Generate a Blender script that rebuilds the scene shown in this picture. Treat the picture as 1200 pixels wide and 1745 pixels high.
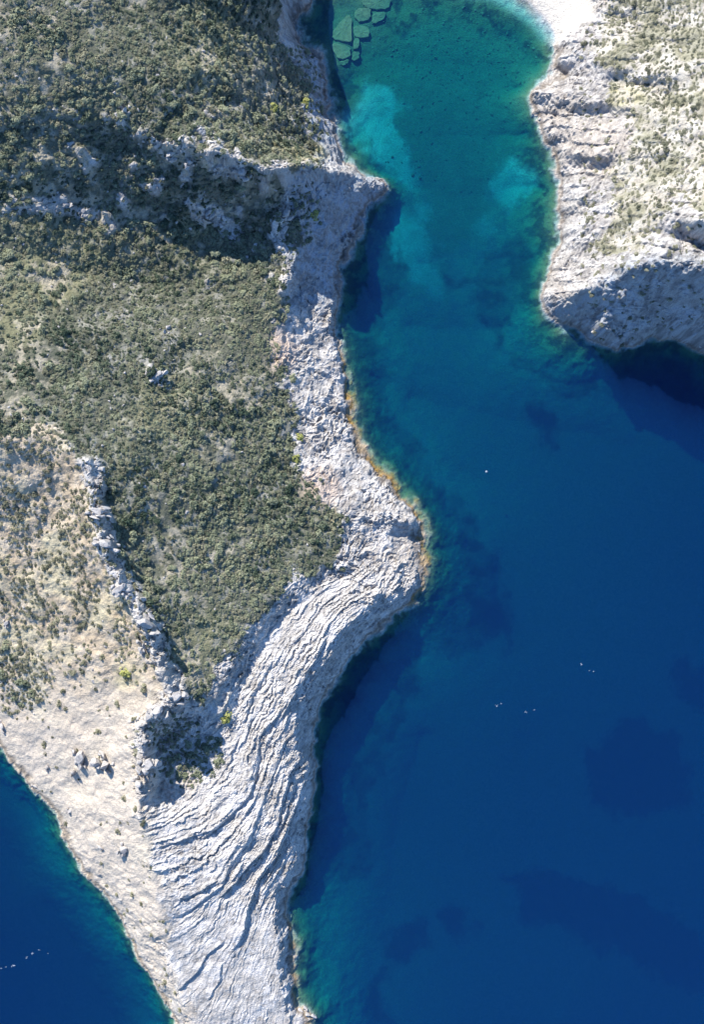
import bpy, bmesh, math, random
import numpy as np
from mathutils import Vector, Matrix

for o in list(bpy.data.objects):
    bpy.data.objects.remove(o, do_unlink=True)
SC = bpy.context.scene
COL = SC.collection

# ------------------------------------------------------------------ camera, sky, sun, exposure
H = 400.0                  # drone height above the sea (m)
S = 0.2                    # metres per photograph pixel at sea level (1200 x 1745 px)
SUN_EL = math.radians(38.0)
SUN_AZ = math.radians(-30.0)          # from +Y towards +X

cam_d = bpy.data.cameras.new('camera')
cam = bpy.data.objects.new('camera', cam_d)
COL.objects.link(cam)
cam.location = (0, 0, H)
cam.rotation_euler = (0, 0, 0)
cam_d.sensor_fit = 'VERTICAL'
cam_d.angle = 2 * math.atan(872.5 * S / H)
cam_d.clip_start = 1.0
cam_d.clip_end = 6000.0
SC.camera = cam

world = bpy.data.worlds.new('World')
SC.world = world
world.use_nodes = True
wn = world.node_tree.nodes
wl = world.node_tree.links
sky = wn.new('ShaderNodeTexSky')
sky.sky_type = 'NISHITA'
sky.sun_disc = False
sky.sun_elevation = SUN_EL
sky.sun_rotation = SUN_AZ % (2 * math.pi)
sky.air_density = 1.0
sky.dust_density = 0.0
sky.ozone_density = 10.0
wn['Background'].inputs['Strength'].default_value = 0.14
wl.new(sky.outputs[0], wn['Background'].inputs['Color'])

sun_d = bpy.data.lights.new('sun', 'SUN')
sun_d.energy = 4.8
sun_d.angle = math.radians(0.53)
sun_d.color = (1.0, 0.95, 0.87)
sun = bpy.data.objects.new('sun', sun_d)
COL.objects.link(sun)
to_sun = Vector((math.sin(SUN_AZ) * math.cos(SUN_EL), math.cos(SUN_AZ) * math.cos(SUN_EL), math.sin(SUN_EL)))
sun.rotation_euler = to_sun.to_track_quat('Z', 'Y').to_euler()
sun.location = to_sun * 300

SC.view_settings.view_transform = 'Standard'
SC.view_settings.look = 'None'
SC.view_settings.gamma = 1.0
SC.view_settings.exposure = 0.8
SC.view_settings.use_curve_mapping = False
SC.render.engine = 'CYCLES'
SC.cycles.use_denoising = True
SC.cycles.max_bounces = 6
SC.cycles.diffuse_bounces = 2
SC.cycles.glossy_bounces = 2
SC.cycles.transparent_max_bounces = 8
SC.cycles.volume_bounces = 2
SC.cycles.caustics_reflective = False
SC.cycles.caustics_refractive = False

# ------------------------------------------------------------------ helpers
rng = np.random.default_rng(7)
random.seed(7)


def P(px, py, z=0.0):
    k = S * (1 - z / H)
    return ((px - 600.0) * k, (872.5 - py) * k, z)


_tab = np.random.default_rng(11).random((256, 256)).astype(np.float32)


def vnoise(x, y, seed=0):
    x = x + seed * 37.17
    y = y + seed * 91.73
    xi = np.floor(x).astype(np.int64)
    yi = np.floor(y).astype(np.int64)
    fx = (x - xi).astype(np.float32)
    fy = (y - yi).astype(np.float32)
    fx = fx * fx * fx * (fx * (fx * 6 - 15) + 10)
    fy = fy * fy * fy * (fy * (fy * 6 - 15) + 10)
    x0 = xi & 255; x1 = (xi + 1) & 255; y0 = yi & 255; y1 = (yi + 1) & 255
    a = _tab[y0, x0]; b = _tab[y0, x1]; c = _tab[y1, x0]; d = _tab[y1, x1]
    return ((a + (b - a) * fx) * (1 - fy) + (c + (d - c) * fx) * fy) * 2 - 1


def fbm(x, y, scale, octaves=4, seed=0, gain=0.5):
    out = 0.0; amp = 1.0; tot = 0.0; f = 1.0 / scale
    for i in range(octaves):
        c, s = math.cos(0.7 * i + seed), math.sin(0.7 * i + seed)
        out = out + amp * vnoise((x * c - y * s) * f, (x * s + y * c) * f, seed + i * 3)
        tot += amp; amp *= gain; f *= 2.03
    return out / tot


def ridged(x, y, scale, octaves=4, seed=0):
    out = 0.0; amp = 1.0; tot = 0.0; f = 1.0 / scale
    for i in range(octaves):
        c, s = math.cos(1.1 * i + seed), math.sin(1.1 * i + seed)
        n = 1 - np.abs(vnoise((x * c - y * s) * f, (x * s + y * c) * f, seed + i * 5))
        out = out + amp * n * n
        tot += amp; amp *= 0.5; f *= 2.1
    return out / tot


_tx = np.random.default_rng(12).random((256, 256)).astype(np.float32)
_ty = np.random.default_rng(13).random((256, 256)).astype(np.float32)
_tv = np.random.default_rng(14).random((256, 256)).astype(np.float32)


def cells(x, y, scale):
    """distance to the joint between blocks, and a random value for each block"""
    x = x / scale; y = y / scale
    xi = np.floor(x).astype(np.int64); yi = np.floor(y).astype(np.int64)
    f1 = np.full(x.shape, 9.0, np.float32); f2 = f1.copy(); idv = np.zeros(x.shape, np.float32)
    for dj in (-1, 0, 1):
        for di in (-1, 0, 1):
            cx = (xi + di) & 255; cy = (yi + dj) & 255
            d = (xi + di + _tx[cy, cx] - x) ** 2 + (yi + dj + _ty[cy, cx] - y) ** 2
            d = np.sqrt(d).astype(np.float32)
            m = d < f1
            f2 = np.where(m, f1, np.minimum(f2, d))
            idv = np.where(m, _tv[cy, cx], idv)
            f1 = np.where(m, d, f1)
    return f2 - f1, idv


def sstep(a, b, x):
    t = np.clip((x - a) / (b - a), 0, 1)
    return t * t * (3 - 2 * t)


def blur(a, n):
    for _ in range(n):
        p = np.pad(a, 1, mode='edge')
        a = (p[:-2, 1:-1] + 2 * p[1:-1, 1:-1] + p[2:, 1:-1]) * 0.25
        p = np.pad(a, 1, mode='edge')
        a = (p[1:-1, :-2] + 2 * p[1:-1, 1:-1] + p[1:-1, 2:]) * 0.25
    return a


# ------------------------------------------------------------------ shape of the land: lines (px, py, z)
COAST_L = [(560, -90), (545, -30), (536, 0), (527, 18), (500, 33), (496, 50), (511, 76), (535, 84), (548, 90), (559, 110), (559, 173),
           (570, 206), (573, 238), (585, 275), (603, 292), (640, 308), (663, 316), (667, 326), (655, 340), (632, 345), (622, 365), (612, 395),
           (600, 425), (590, 445), (583, 470), (577, 500), (573, 560), (578, 600), (585, 640), (590, 690), (600, 730), (618, 765), (640, 795),
           (665, 820), (690, 850), (708, 872), (717, 890), (722, 920), (724, 960), (722, 990), (712, 1020), (690, 1040), (665, 1055),
           (640, 1080), (615, 1110), (590, 1135), (565, 1165), (548, 1200), (540, 1230), (535, 1270), (533, 1290), (543, 1310), (537, 1330),
           (526, 1380), (520, 1420), (522, 1460), (514, 1485), (492, 1520), (480, 1550), (491, 1570), (495, 1620), (498, 1680), (501, 1708),
           (518, 1722), (532, 1738), (530, 1765), (505, 1800), (470, 1850), (410, 1885), (360, 1860), (320, 1800), (298, 1745), (280, 1700),
           (255, 1660), (232, 1620), (212, 1590), (205, 1570), (190, 1545), (165, 1510), (140, 1480), (115, 1450), (105, 1420), (92, 1385),
           (60, 1350), (35, 1325), (15, 1295), (0, 1275), (-40, 1225), (-110, 1150), (-220, 1080), (-400, 1020), (-700, 1000), (-1300, 980)]
COAST_R = [(560, -90), (640, -75), (740, -60), (830, -35), (880, -12), (915, 10), (940, 38), (950, 66), (942, 85), (945, 102), (937, 122),
           (955, 127), (965, 133), (940, 140), (912, 150), (900, 165), (906, 190), (920, 215), (935, 245), (946, 275), (955, 300), (950, 330),
           (948, 355), (955, 385), (955, 420), (942, 455), (938, 475), (927, 500), (926, 515), (936, 538), (955, 552), (985, 560),
           (1010, 572), (1030, 590), (1048, 602), (1060, 592), (1090, 590), (1100, 577), (1140, 578), (1200, 600), (1260, 640), (1350, 690),
           (1500, 720), (1900, 740)]
C0 = lambda pts, z=0.0: [(x, y, z) for x, y in pts]
LINES = [
    C0(COAST_L), C0(COAST_R),
    # --- upper hillside and its crest
    [(-900, 0, 62), (-300, 0, 62), (0, 0, 56), (150, 0, 51), (300, 10, 42), (420, 20, 30), (470, 15, 20)],
    [(-300, -200, 60), (100, -200, 55), (350, -140, 48), (470, -90, 34), (505, -40, 18)],
    [(470, -10, 26), (482, 15, 18)],
    [(0, 110, 54), (200, 110, 49), (350, 120, 41), (440, 130, 27), (500, 140, 13), (530, 150, 8)],
    [(-300, 170, 56), (0, 195, 50), (100, 192, 46.5), (200, 200, 44.5), (270, 228, 43.5), (330, 252, 42), (400, 272, 38), (445, 294, 35), (500, 282, 33),
     (545, 286, 26), (590, 297, 11.5), (622, 306, 6), (645, 312, 4.5), (660, 320, 3)],
    [(485, 60, 14), (505, 95, 11), (530, 115, 7), (540, 180, 6), (550, 240, 6), (560, 270, 8)],
    [(520, 240, 13), (500, 200, 14)],
    # --- the shaded drop under the crest and the gully
    [(100, 225, 43.5), (200, 236, 40), (270, 265, 37), (330, 290, 33), (400, 308, 29), (445, 335, 23), (490, 325, 20), (520, 345, 15), (522, 390, 14)],
    [(100, 330, 35), (220, 350, 27), (320, 372, 18.5), (410, 395, 15.5), (480, 405, 15.5)],
    [(-300, 420, 46), (0, 420, 36), (130, 455, 27), (250, 480, 18), (360, 495, 14), (440, 478, 16), (470, 478, 16)],
    [(540, 312, 19), (550, 345, 13), (550, 400, 10.5), (540, 440, 9.5), (527, 488, 8), (525, 520, 8)],
    [(560, 312, 15), (590, 322, 10), (620, 330, 5), (645, 333, 2)],
    [(592, 360, 4.5), (582, 400, 4.5), (566, 440, 4.5), (555, 480, 4.5)],
    [(505, 420, 18), (495, 450, 17.5), (482, 490, 16.5), (472, 530, 15)],
    [(530, 540, 7), (545, 600, 5), (560, 660, 4.5), (570, 720, 4), (590, 770, 4.5), (620, 810, 5)],
    [(568, 500, 4.5), (565, 560, 4.5), (570, 600, 3.5), (578, 645, 3), (583, 690, 2.5)],
    # --- main scrub slope
    [(-200, 560, 46), (0, 560, 41), (150, 570, 34), (300, 570, 25), (400, 570, 18), (470, 580, 13), (505, 600, 10)],
    [(-300, 700, 50), (0, 690, 47), (150, 700, 40), (300, 710, 30), (420, 720, 19), (500, 730, 11), (540, 760, 8)],
    [(250, 850, 36), (350, 860, 28), (450, 860, 20), (550, 870, 13), (600, 880, 10), (650, 880, 8.5), (702, 884, 7)],
    [(260, 960, 33), (350, 970, 28), (450, 960, 21), (540, 960, 15), (575, 950, 12)],
    # --- crest of the headland with its outcrops
    [(-300, 760, 50), (-100, 760, 49), (0, 745, 47), (60, 742, 46), (110, 760, 46), (148, 795, 45.5), (160, 850, 45), (174, 900, 44), (186, 945, 42),
     (205, 1000, 41), (238, 1045, 40), (258, 1080, 39), (268, 1110, 37), (290, 1165, 36), (298, 1192, 35)],
    [(298, 1192, 35), (270, 1215, 33), (242, 1240, 31), (240, 1280, 30), (250, 1320, 28), (240, 1350, 26), (243, 1400, 25), (255, 1460, 22),
     (275, 1560, 18), (290, 1640, 13), (330, 1745, 9), (380, 1830, 5)],
    [(176, 850, 40), (194, 905, 39), (205, 950, 38), (225, 1000, 37), (255, 1040, 36), (282, 1075, 33), (290, 1115, 32), (312, 1165, 31)],
    # --- lower edge of the scrub, above the bedded slabs
    [(560, 962, 13), (500, 998, 18), (470, 1015, 20), (430, 1065, 23), (395, 1115, 25), (365, 1165, 26), (340, 1200, 27), (315, 1208, 28)],
    [(590, 978, 9.5), (525, 1012, 13.5), (490, 1040, 15), (455, 1090, 17), (425, 1140, 18), (405, 1190, 18.5), (385, 1235, 18.5)],
    # --- hollow below the crag
    [(318, 1222, 21), (290, 1245, 20), (262, 1262, 20), (262, 1300, 20), (268, 1340, 19), (290, 1360, 18.5)],
    [(340, 1260, 18.5), (370, 1290, 18), (340, 1330, 18), (310, 1320, 18)],
    # --- bedded slabs
    [(610, 1000, 11), (525, 1070, 15), (480, 1160, 16), (450, 1240, 16), (420, 1310, 17), (360, 1380, 18.5), (290, 1410, 21)],
    [(565, 1045, 14), (530, 1100, 15), (500, 1180, 15), (483, 1250, 14.5), (470, 1310, 14), (430, 1400, 15), (370, 1470, 17), (300, 1510, 19)],
    [(660, 1008, 8), (632, 1028, 11), (598, 1058, 13), (560, 1098, 14), (530, 1148, 14), (510, 1200, 13), (505, 1255, 12), (515, 1295, 10), (530, 1311, 7.5)],
    [(522, 1340, 6.5), (508, 1385, 8), (500, 1430, 8), (500, 1465, 7), (485, 1500, 7), (465, 1530, 7), (462, 1560, 7), (474, 1600, 7), (478, 1660, 7),
     (482, 1705, 6), (490, 1745, 4), (470, 1790, 4)],
    [(440, 1480, 11), (400, 1560, 12), (380, 1640, 11), (390, 1720, 9), (400, 1790, 6)],
    # --- bulging rocky point
    [(640, 918, 6.5), (670, 912, 4.5), (700, 908, 2.0), (712, 905, 0.5)],
    [(640, 950, 7), (680, 960, 5), (705, 985, 3.5), (690, 1015, 4)],
    [(640, 830, 5.5), (670, 850, 5), (694, 868, 4.5)],
    # --- sunlit west slope
    [(100, 850, 38), (60, 950, 30), (20, 1050, 20), (0, 1120, 14)],
    [(170, 1000, 34), (130, 1100, 24), (90, 1200, 14), (50, 1290, 4.5)],
    [(225, 1150, 29), (195, 1250, 22), (150, 1330, 11.5), (110, 1370, 4.5)],
    [(215, 1380, 21), (170, 1430, 11), (140, 1450, 5)],
    [(240, 1500, 16.5), (205, 1530, 7.5)], [(262, 1600, 12), (240, 1610, 5)],
    [(-300, 900, 32), (-100, 900, 30), (0, 900, 29)], [(-300, 980, 12), (-100, 1080, 12)],
    # --- eastern headland
    [(905, -20, 1.0), (945, 10, 1.2), (975, 40, 1.6)], [(920, -60, 2.0), (985, -20, 2.2), (1005, 10, 2.4), (1000, 32, 2.4)],
    [(1012, -40, 6), (1022, -5, 7), (1030, 22, 7), (1075, 30, 9)],
    [(965, 60, 4), (985, 75, 7), (1030, 62, 10), (1090, 60, 14), (1200, 50, 21), (1400, 40, 30), (1900, 40, 40)],
    [(1050, -120, 14), (1200, -120, 22), (1600, -150, 34)],
    [(958, 100, 4), (1000, 105, 8), (1050, 110, 14), (1090, 124, 20), (1135, 124, 23), (1200, 120, 27)],
    [(975, 133, 4), (1040, 140, 12), (1095, 145, 17), (1130, 145, 20)],
    [(912, 157, 3.5), (940, 163, 7), (975, 168, 10), (1010, 172, 13.5), (1050, 178, 17), (1075, 184, 19)],
    [(918, 176, 1.5), (945, 186, 4), (975, 190, 6), (1010, 194, 9.5), (1050, 198, 14), (1075, 202, 16.5)],
    [(945, 225, 4.5), (1000, 220, 10), (1080, 220, 18), (1200, 220, 30), (1500, 220, 44), (1900, 220, 46)],
    [(958, 255, 4), (985, 262, 9), (1015, 266, 13), (1045, 262, 16)], [(966, 280, 3.5), (990, 288, 6), (1020, 292, 10), (1045, 284, 13)],
    [(970, 320, 5.5), (1010, 330, 11), (1070, 330, 19), (1140, 330, 28), (1200, 330, 35)],
    [(972, 390, 6), (1010, 400, 12), (1070, 400, 21), (1120, 395, 28), (1150, 376, 33), (1175, 372, 37), (1210, 376, 41), (1300, 390, 46), (1900, 400, 50)],
    [(1158, 398, 28.5), (1180, 410, 29), (1205, 420, 30), (1260, 440, 32)],
    [(960, 455, 6), (1000, 450, 13), (1060, 435, 24)],
    [(936, 506, 3.5), (958, 505, 8), (985, 498, 14), (1020, 484, 21), (1050, 478, 24), (1070, 462, 28), (1082, 447, 31), (1120, 442, 33), (1160, 442, 35),
     (1200, 446, 37), (1300, 480, 38), (1500, 520, 40)],
    [(1030, 545, 13), (1045, 570, 9), (1052, 592, 3)], [(1060, 500, 21), (1068, 530, 15)],
    [(975, 540, 5), (1000, 545, 7), (1015, 562, 4)],
    [(1100, 540, 12), (1150, 545, 13), (1200, 565, 13), (1260, 600, 13)],
    # --- sea floor
    [(596, 655, -0.5), (606, 722, -0.5), (634, 776, -0.5), (686, 834, -0.5), (722, 886, -0.5), (735, 950, -0.55), (732, 1000, -0.7)],
    [(604, 655, -1.1), (615, 722, -1.1), (643, 772, -1.1), (696, 829, -1.1), (731, 884, -1.1), (745, 950, -1.2), (741, 1000, -1.5)],
    [(505, 1600, -0.6), (508, 1680, -0.7), (512, 1705, -0.5), (545, 1735, -0.8)],
    [(625, 655, -3.5), (640, 735, -4.5), (690, 800, -4.5), (745, 880, -4), (765, 950, -5), (765, 1010, -6)],
    [(650, 640, -8.5), (680, 740, -9), (740, 820, -9), (800, 910, -11), (820, 1000, -13)],
    [(560, 20, -3.5), (540, 50, -3), (575, 70, -2.6)],
    [(600, 0, -2.0), (590, 60, -2.0), (570, 95, -1.9), (640, 5, -2.2), (630, 60, -2.6)],
    [(650, -40, -1.2), (760, -30, -1.2), (850, -5, -1.4), (900, 30, -1.5), (925, 70, -1.8)],
    [(680, 10, -3.0), (760, 15, -3.2), (830, 30, -3.3), (885, 70, -3.8), (915, 110, -3.5)],
    [(585, 150, -3.5), (620, 120, -4), (700, 110, -5.2), (800, 110, -5.5), (880, 150, -5)],
    [(600, 240, -4.2), (645, 200, -5.2), (700, 230, -6.5), (780, 230, -7), (860, 230, -6.5), (895, 230, -5)],
    [(640, 290, -6), (720, 320, -8), (800, 340, -8), (870, 320, -7), (920, 320, -5)],
    [(690, 350, -7), (660, 400, -6), (640, 470, -7), (620, 560, -7.5)],
    [(720, 450, -9.5), (790, 440, -9), (860, 440, -8.5), (910, 440, -6)],
    [(700, 560, -11), (780, 560, -11.5), (850, 560, -10)], [(890, 520, -6), (905, 570, -4.5), (960, 600, -3.5), (1000, 620, -5)],
    [(900, 640, -9), (980, 660, -10), (1040, 640, -9)],
    [(700, 680, -12), (800, 700, -12.5), (900, 720, -13.5), (1000, 740, -15), (1080, 760, -16)],
    [(780, 800, -12.5), (900, 850, -14), (1000, 900, -16), (1100, 950, -17.5), (1200, 1000, -19)],
    [(1080, 640, -12), (1150, 650, -15), (1250, 720, -18), (1600, 800, -24)],
    [(850, 950, -15), (850, 1080, -17), (950, 1100, -17), (1050, 1150, -18)],
    [(720, 1060, -6), (690, 1090, -7), (720, 1120, -12)],
    [(650, 1110, -6), (610, 1160, -8), (590, 1220, -9), (570, 1300, -9), (555, 1400, -7), (545, 1480, -7), (520, 1540, -5)],
    [(640, 1230, -10), (600, 1330, -13), (590, 1450, -13), (570, 1550, -10), (540, 1620, -6), (550, 1700, -6)],
    [(720, 1250, -17), (680, 1400, -18), (660, 1550, -16), (620, 1680, -13), (640, 1745, -15)],
    [(900, 1250, -18.5), (900, 1450, -19), (800, 1600, -17.5), (760, 1745, -17)],
    [(1100, 1300, -20), (1100, 1500, -20), (1000, 1650, -19), (950, 1745, -18.5)],
    [(1300, 1200, -21), (1300, 1500, -22), (1250, 1745, -22), (1900, 1500, -26)], [(600, 1900, -18), (900, 2000, -24), (1300, 2000, -26)],
    [(130, 1500, -7), (170, 1550, -7), (190, 1600, -8.5), (220, 1650, -11), (260, 1740, -12)],
    [(95, 1450, -6), (60, 1390, -12), (0, 1330, -16), (-60, 1270, -17)],
    [(90, 1540, -19), (140, 1640, -20), (200, 1740, -20)], [(40, 1480, -18), (0, 1420, -19), (-100, 1400, -20), (-500, 1300, -24)],
    [(0, 1600, -22), (60, 1740, -22), (-400, 1700, -26), (200, 1950, -24)],
]

def _east(p):
    x, y, z = p
    if x > 925 and z > 2 and y < 640:
        t = min(max((y - 200) / 220, 0), 1)
        z = z * (1 + 0.12 * t * t * (3 - 2 * t))
    return (x, y, z)


LINES = [[_east(p) for p in ln] for ln in LINES]

# interpolation on a coarse sheet, coarse to fine
CX0, CX1, CY0, CY1 = -256.0, 256.0, -304.0, 304.0


def solve(lines, step_samples=0.6, value=None):
    pts = []
    for ln in lines:
        q = [P(*p) if len(p) == 3 else p for p in ln]
        q = np.array(q, float)
        for a, b in zip(q[:-1], q[1:]):
            n = max(2, int(np.linalg.norm(b[:2] - a[:2]) / step_samples) + 1)
            t = np.linspace(0, 1, n)[:, None]
            pts.append(a + (b - a) * t)
    pts = np.concatenate(pts)
    Z = None
    for st in (16, 8, 4, 2, 1):
        nx = int((CX1 - CX0) / st); ny = int((CY1 - CY0) / st)
        ix = np.floor((pts[:, 0] - CX0) / st).astype(int); iy = np.floor((pts[:, 1] - CY0) / st).astype(int)
        ok = (ix >= 0) & (ix < nx) & (iy >= 0) & (iy < ny)
        idx = iy[ok] * nx + ix[ok]
        cnt = np.bincount(idx, minlength=nx * ny); sm = np.bincount(idx, weights=pts[ok, 2], minlength=nx * ny)
        fixed = (cnt > 0).reshape(ny, nx)
        val = np.where(cnt > 0, sm / np.maximum(cnt, 1), 0).reshape(ny, nx)
        if Z is None:
            Z = np.where(fixed, val, val[fixed].mean())
            its = 400
        else:
            Z = np.repeat(np.repeat(Z, 2, 0), 2, 1)[:ny, :nx]
            its = 120
        Z = np.where(fixed, val, Z)
        for _ in range(its):
            p = np.pad(Z, 1, mode='edge')
            A = (p[:-2, 1:-1] + p[2:, 1:-1] + p[1:-1, :-2] + p[1:-1, 2:]) * 0.25
            Z = np.where(fixed, val, A)
    return Z


def sample(Z, x, y):
    """cubic b-spline sampling of a 1 m sheet at axis arrays x, y (a grid)"""
    def taps(v, v0, n):
        u = np.clip(v - v0 - 0.5, 0, n - 1.001)
        i = np.floor(u).astype(int); f = u - i
        w = [(1 - f) ** 3 / 6, (3 * f ** 3 - 6 * f ** 2 + 4) / 6, (-3 * f ** 3 + 3 * f ** 2 + 3 * f + 1) / 6, f ** 3 / 6]
        return [(np.clip(i + k - 1, 0, n - 1), w[k]) for k in range(4)]
    ny, nx = Z.shape
    R = sum(w[:, None] * Z[i, :] for i, w in taps(y, CY0, ny))
    return sum(w[None, :] * R[:, i] for i, w in taps(x, CX0, nx))


ZC = solve(LINES)

# ------------------------------------------------------------------ fine sheet
STEP = 0.345


def axis(half, far):
    inner = np.arange(-half, half + STEP * 0.5, STEP)
    out = []; v = inner[-1]; d = STEP
    while v < far:
        d = min(d * 1.16, 120); v += d; out.append(v)
    out = np.array(out)
    return np.concatenate([-out[::-1], inner, out])


XS = axis(126.0, 1600.0)
YS = axis(181.0, 1600.0)
GX, GY = np.meshgrid(XS, YS)
gx = GX.ravel(); gy = GY.ravel()
Z0 = sample(ZC, XS, YS)
NX, NY = len(XS), len(YS)
_fx = np.interp(GX + fbm(GX, GY, 7, 4, 91, 0.6) * 1.9, XS, np.arange(NX)); _fy = np.interp(GY + fbm(GX, GY, 7, 4, 92, 0.6) * 1.9, YS, np.arange(NY))
_i = np.clip(_fx.astype(int), 0, NX - 2); _j = np.clip(_fy.astype(int), 0, NY - 2); _fx -= _i; _fy -= _j
Z0 = (Z0[_j, _i] * (1 - _fx) + Z0[_j, _i + 1] * _fx) * (1 - _fy) + (Z0[_j + 1, _i] * (1 - _fx) + Z0[_j + 1, _i + 1] * _fx) * _fy


def to_px(x, y, z):
    k = S * (1 - z / H)
    return 600 + x / k, 872.5 - y / k


# soft masks drawn as outlines in photograph pixels
MX0, MY0, MST = -300, -300, 4
MW, MH = 450, 590


def poly_mask(polys, soft=4):
    xs = MX0 + (np.arange(MW) + 0.5) * MST; ys = MY0 + (np.arange(MH) + 0.5) * MST
    X, Y = np.meshgrid(xs, ys)
    M = np.zeros_like(X)
    for poly in polys:
        ins = np.zeros(X.shape, bool)
        n = len(poly)
        for i in range(n):
            x1, y1 = poly[i]; x2, y2 = poly[(i + 1) % n]
            if y1 == y2: continue
            c = ((Y < y1) != (Y < y2)) & (X < (x2 - x1) * (Y - y1) / (y2 - y1) + x1)
            ins ^= c
        M = np.maximum(M, ins.astype(float))
    return blur(M, soft)


def at_px(M, px, py):
    u = np.clip((px - MX0) / MST - 0.5, 0, MW - 1.01); v = np.clip((py - MY0) / MST - 0.5, 0, MH - 1.01)
    i = u.astype(int); j = v.astype(int); fu = u - i; fv = v - j
    return (M[j, i] * (1 - fu) + M[j, i + 1] * fu) * (1 - fv) + (M[j + 1, i] * (1 - fu) + M[j + 1, i + 1] * fu) * fv


def blob(px, py, x, y, rx, ry=None, ang=0.0):
    ry = ry or rx
    c, s = math.cos(math.radians(ang)), math.sin(math.radians(ang))
    dx = px - x; dy = py - y
    d = np.sqrt(((dx * c + dy * s) / rx) ** 2 + ((-dx * s + dy * c) / ry) ** 2)
    return 1 - sstep(0.45, 1.25, d)


SCRUB_POLY = [(-300, -300), (440, -300), (470, -40), (480, 60), (505, 95), (522, 150), (525, 200), (540, 250), (545, 278), (500, 276), (455, 290), (490, 330), (510, 420), (490, 480), (478, 520),
              (445, 585), (495, 640), (508, 700), (515, 760), (512, 800), (535, 835), (578, 872), (575, 930), (560, 962), (500, 998), (470, 1015), (430, 1065), (395, 1115),
              (365, 1165), (345, 1200), (318, 1195), (290, 1115), (270, 1060), (245, 1040), (208, 1000), (192, 930), (172, 870), (150, 795), (100, 745), (40, 730), (-300, 720)]
WEST_POLY = [(-300, 650), (30, 650), (90, 740), (150, 800), (165, 900), (185, 940), (205, 1000), (255, 1050), (265, 1120), (295, 1190), (240, 1240), (235, 1350), (245, 1420),
             (275, 1560), (330, 1800), (200, 1700), (-300, 1300)]
SLAB_POLY = [(590, 960), (500, 1010), (430, 1110), (390, 1210), (390, 1290), (340, 1345), (240, 1370), (250, 1430), (275, 1560), (300, 1700), (330, 1850), (480, 1850), (540, 1740),
             (500, 1550), (550, 1400), (560, 1250), (720, 1040), (720, 960), (650, 950)]
BLOCK_POLY = [(480, 480), (450, 590), (500, 700), (515, 800), (580, 880), (570, 970), (600, 1010), (700, 1060), (760, 960), (700, 820), (600, 700), (590, 480)]
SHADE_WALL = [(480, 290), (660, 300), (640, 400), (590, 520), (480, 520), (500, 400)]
M_SCRUB = poly_mask([SCRUB_POLY], 3)
M_WEST = poly_mask([WEST_POLY], 3)
M_SLAB = poly_mask([SLAB_POLY], 3)
M_BLOCK = poly_mask([BLOCK_POLY, SHADE_WALL], 4)
EAST_POLY = [(880, -300), (890, 0), (900, 600), (1050, 620), (1500, 800), (1500, -300)]
M_EAST = poly_mask([EAST_POLY], 2)
EAST_SCRUB = [(1040, -300), (1030, 20), (1010, 90), (1050, 130), (1040, 170), (1085, 200), (1060, 250), (1060, 290), (1040, 330), (1030, 400), (1010, 440), (1070, 430),
              (1110, 400), (1140, 370), (1160, 330), (1200, 360), (1500, 380), (1500, -300)]
M_ESCRUB = poly_mask([EAST_SCRUB], 4)
BEACH_POLY = [(500, -120), (860, -110), (1000, -80), (1012, 10), (1005, 34), (985, 45), (965, 62), (952, 75), (930, 60), (900, 0), (820, -20), (650, -60), (540, -70)]
M_BEACH = poly_mask([BEACH_POLY], 2)

PX, PY = to_px(GX, GY, Z0)
PX0, PY0 = PX, PY
PX = PX + fbm(GX, GY, 8, 5, 61, 0.65) * 38
PY = PY + fbm(GX, GY, 8, 5, 62, 0.65) * 38
scrub = at_px(M_SCRUB, PX, PY)
west = at_px(M_WEST, PX, PY)
slab = at_px(M_SLAB, PX, PY)
block = at_px(M_BLOCK, PX, PY)
east = at_px(M_EAST, PX, PY)
escrub = at_px(M_ESCRUB, PX, PY)
beach = at_px(M_BEACH, PX0, PY0)
PX, PY = PX0, PY0
land = sstep(-0.3, 0.5, Z0)
landf = sstep(0.0, 2.5, Z0)

Z = Z0.copy()
# broad unevenness
n1 = fbm(GX, GY, 18, 4, 1)
n2 = fbm(GX, GY, 5.5, 4, 2)
n3 = fbm(GX, GY, 1.8, 3, 3)
rg = ridged(GX, GY, 6.0, 4, 4) - 0.5
gz_y, gz_x = np.gradient(Z0, YS, XS)
slope = np.sqrt(gz_x ** 2 + gz_y ** 2)
steep = sstep(0.45, 1.1, slope) * land
calm = (1 - beach) * (1 - 0.6 * west * sstep(1100, 1250, PY))
Z += landf * calm * (n1 * 1.1 * (1 - slab * 0.5) + n2 * 0.55 + n3 * 0.16)
# rocky relief away from soil
rockm = np.clip(block + steep * (1 - slab * 0.35) * (1 - 0.85 * west) + (1 - scrub) * (1 - west) * (1 - slab) * (1 - escrub) * 0.8, 0, 1) * (1 - beach)
jd, jv = cells(GX + n2 * 1.6, GY + n1 * 2, 3.4)
jd2, jv2 = cells(GX * 1.0 + n3 * 0.8 + 40, GY + n2 * 0.9, 1.35)
wpx = GX + fbm(GX, GY, 6, 3, 71) * 3.0; wpy = GY + fbm(GX, GY, 6, 3, 72) * 3.0
rg2 = ridged(wpx, wpy * 0.7, 3.2, 4, 73) - 0.45
rg3 = ridged(wpx * 0.8, wpy, 1.3, 3, 74) - 0.45
rg4 = ridged(wpx + 9, wpy, 0.75, 2, 76) - 0.45
crk = sstep(-0.1, 0.4, fbm(GX, GY, 10, 3, 75))
rough = (0.3 + 1.0 * sstep(-0.35, 0.4, fbm(GX, GY, 14, 3, 79))) * (1 - 0.45 * east)
Z += landf * rockm * (rg * 1.8 + rough * (rg2 * 1.5 + rg3 * 0.95 + rg4 * 0.6) + (jv - 0.5) * 0.7 * crk - 0.5 * crk * (1 - sstep(0.0, 0.16, jd)))
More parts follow.
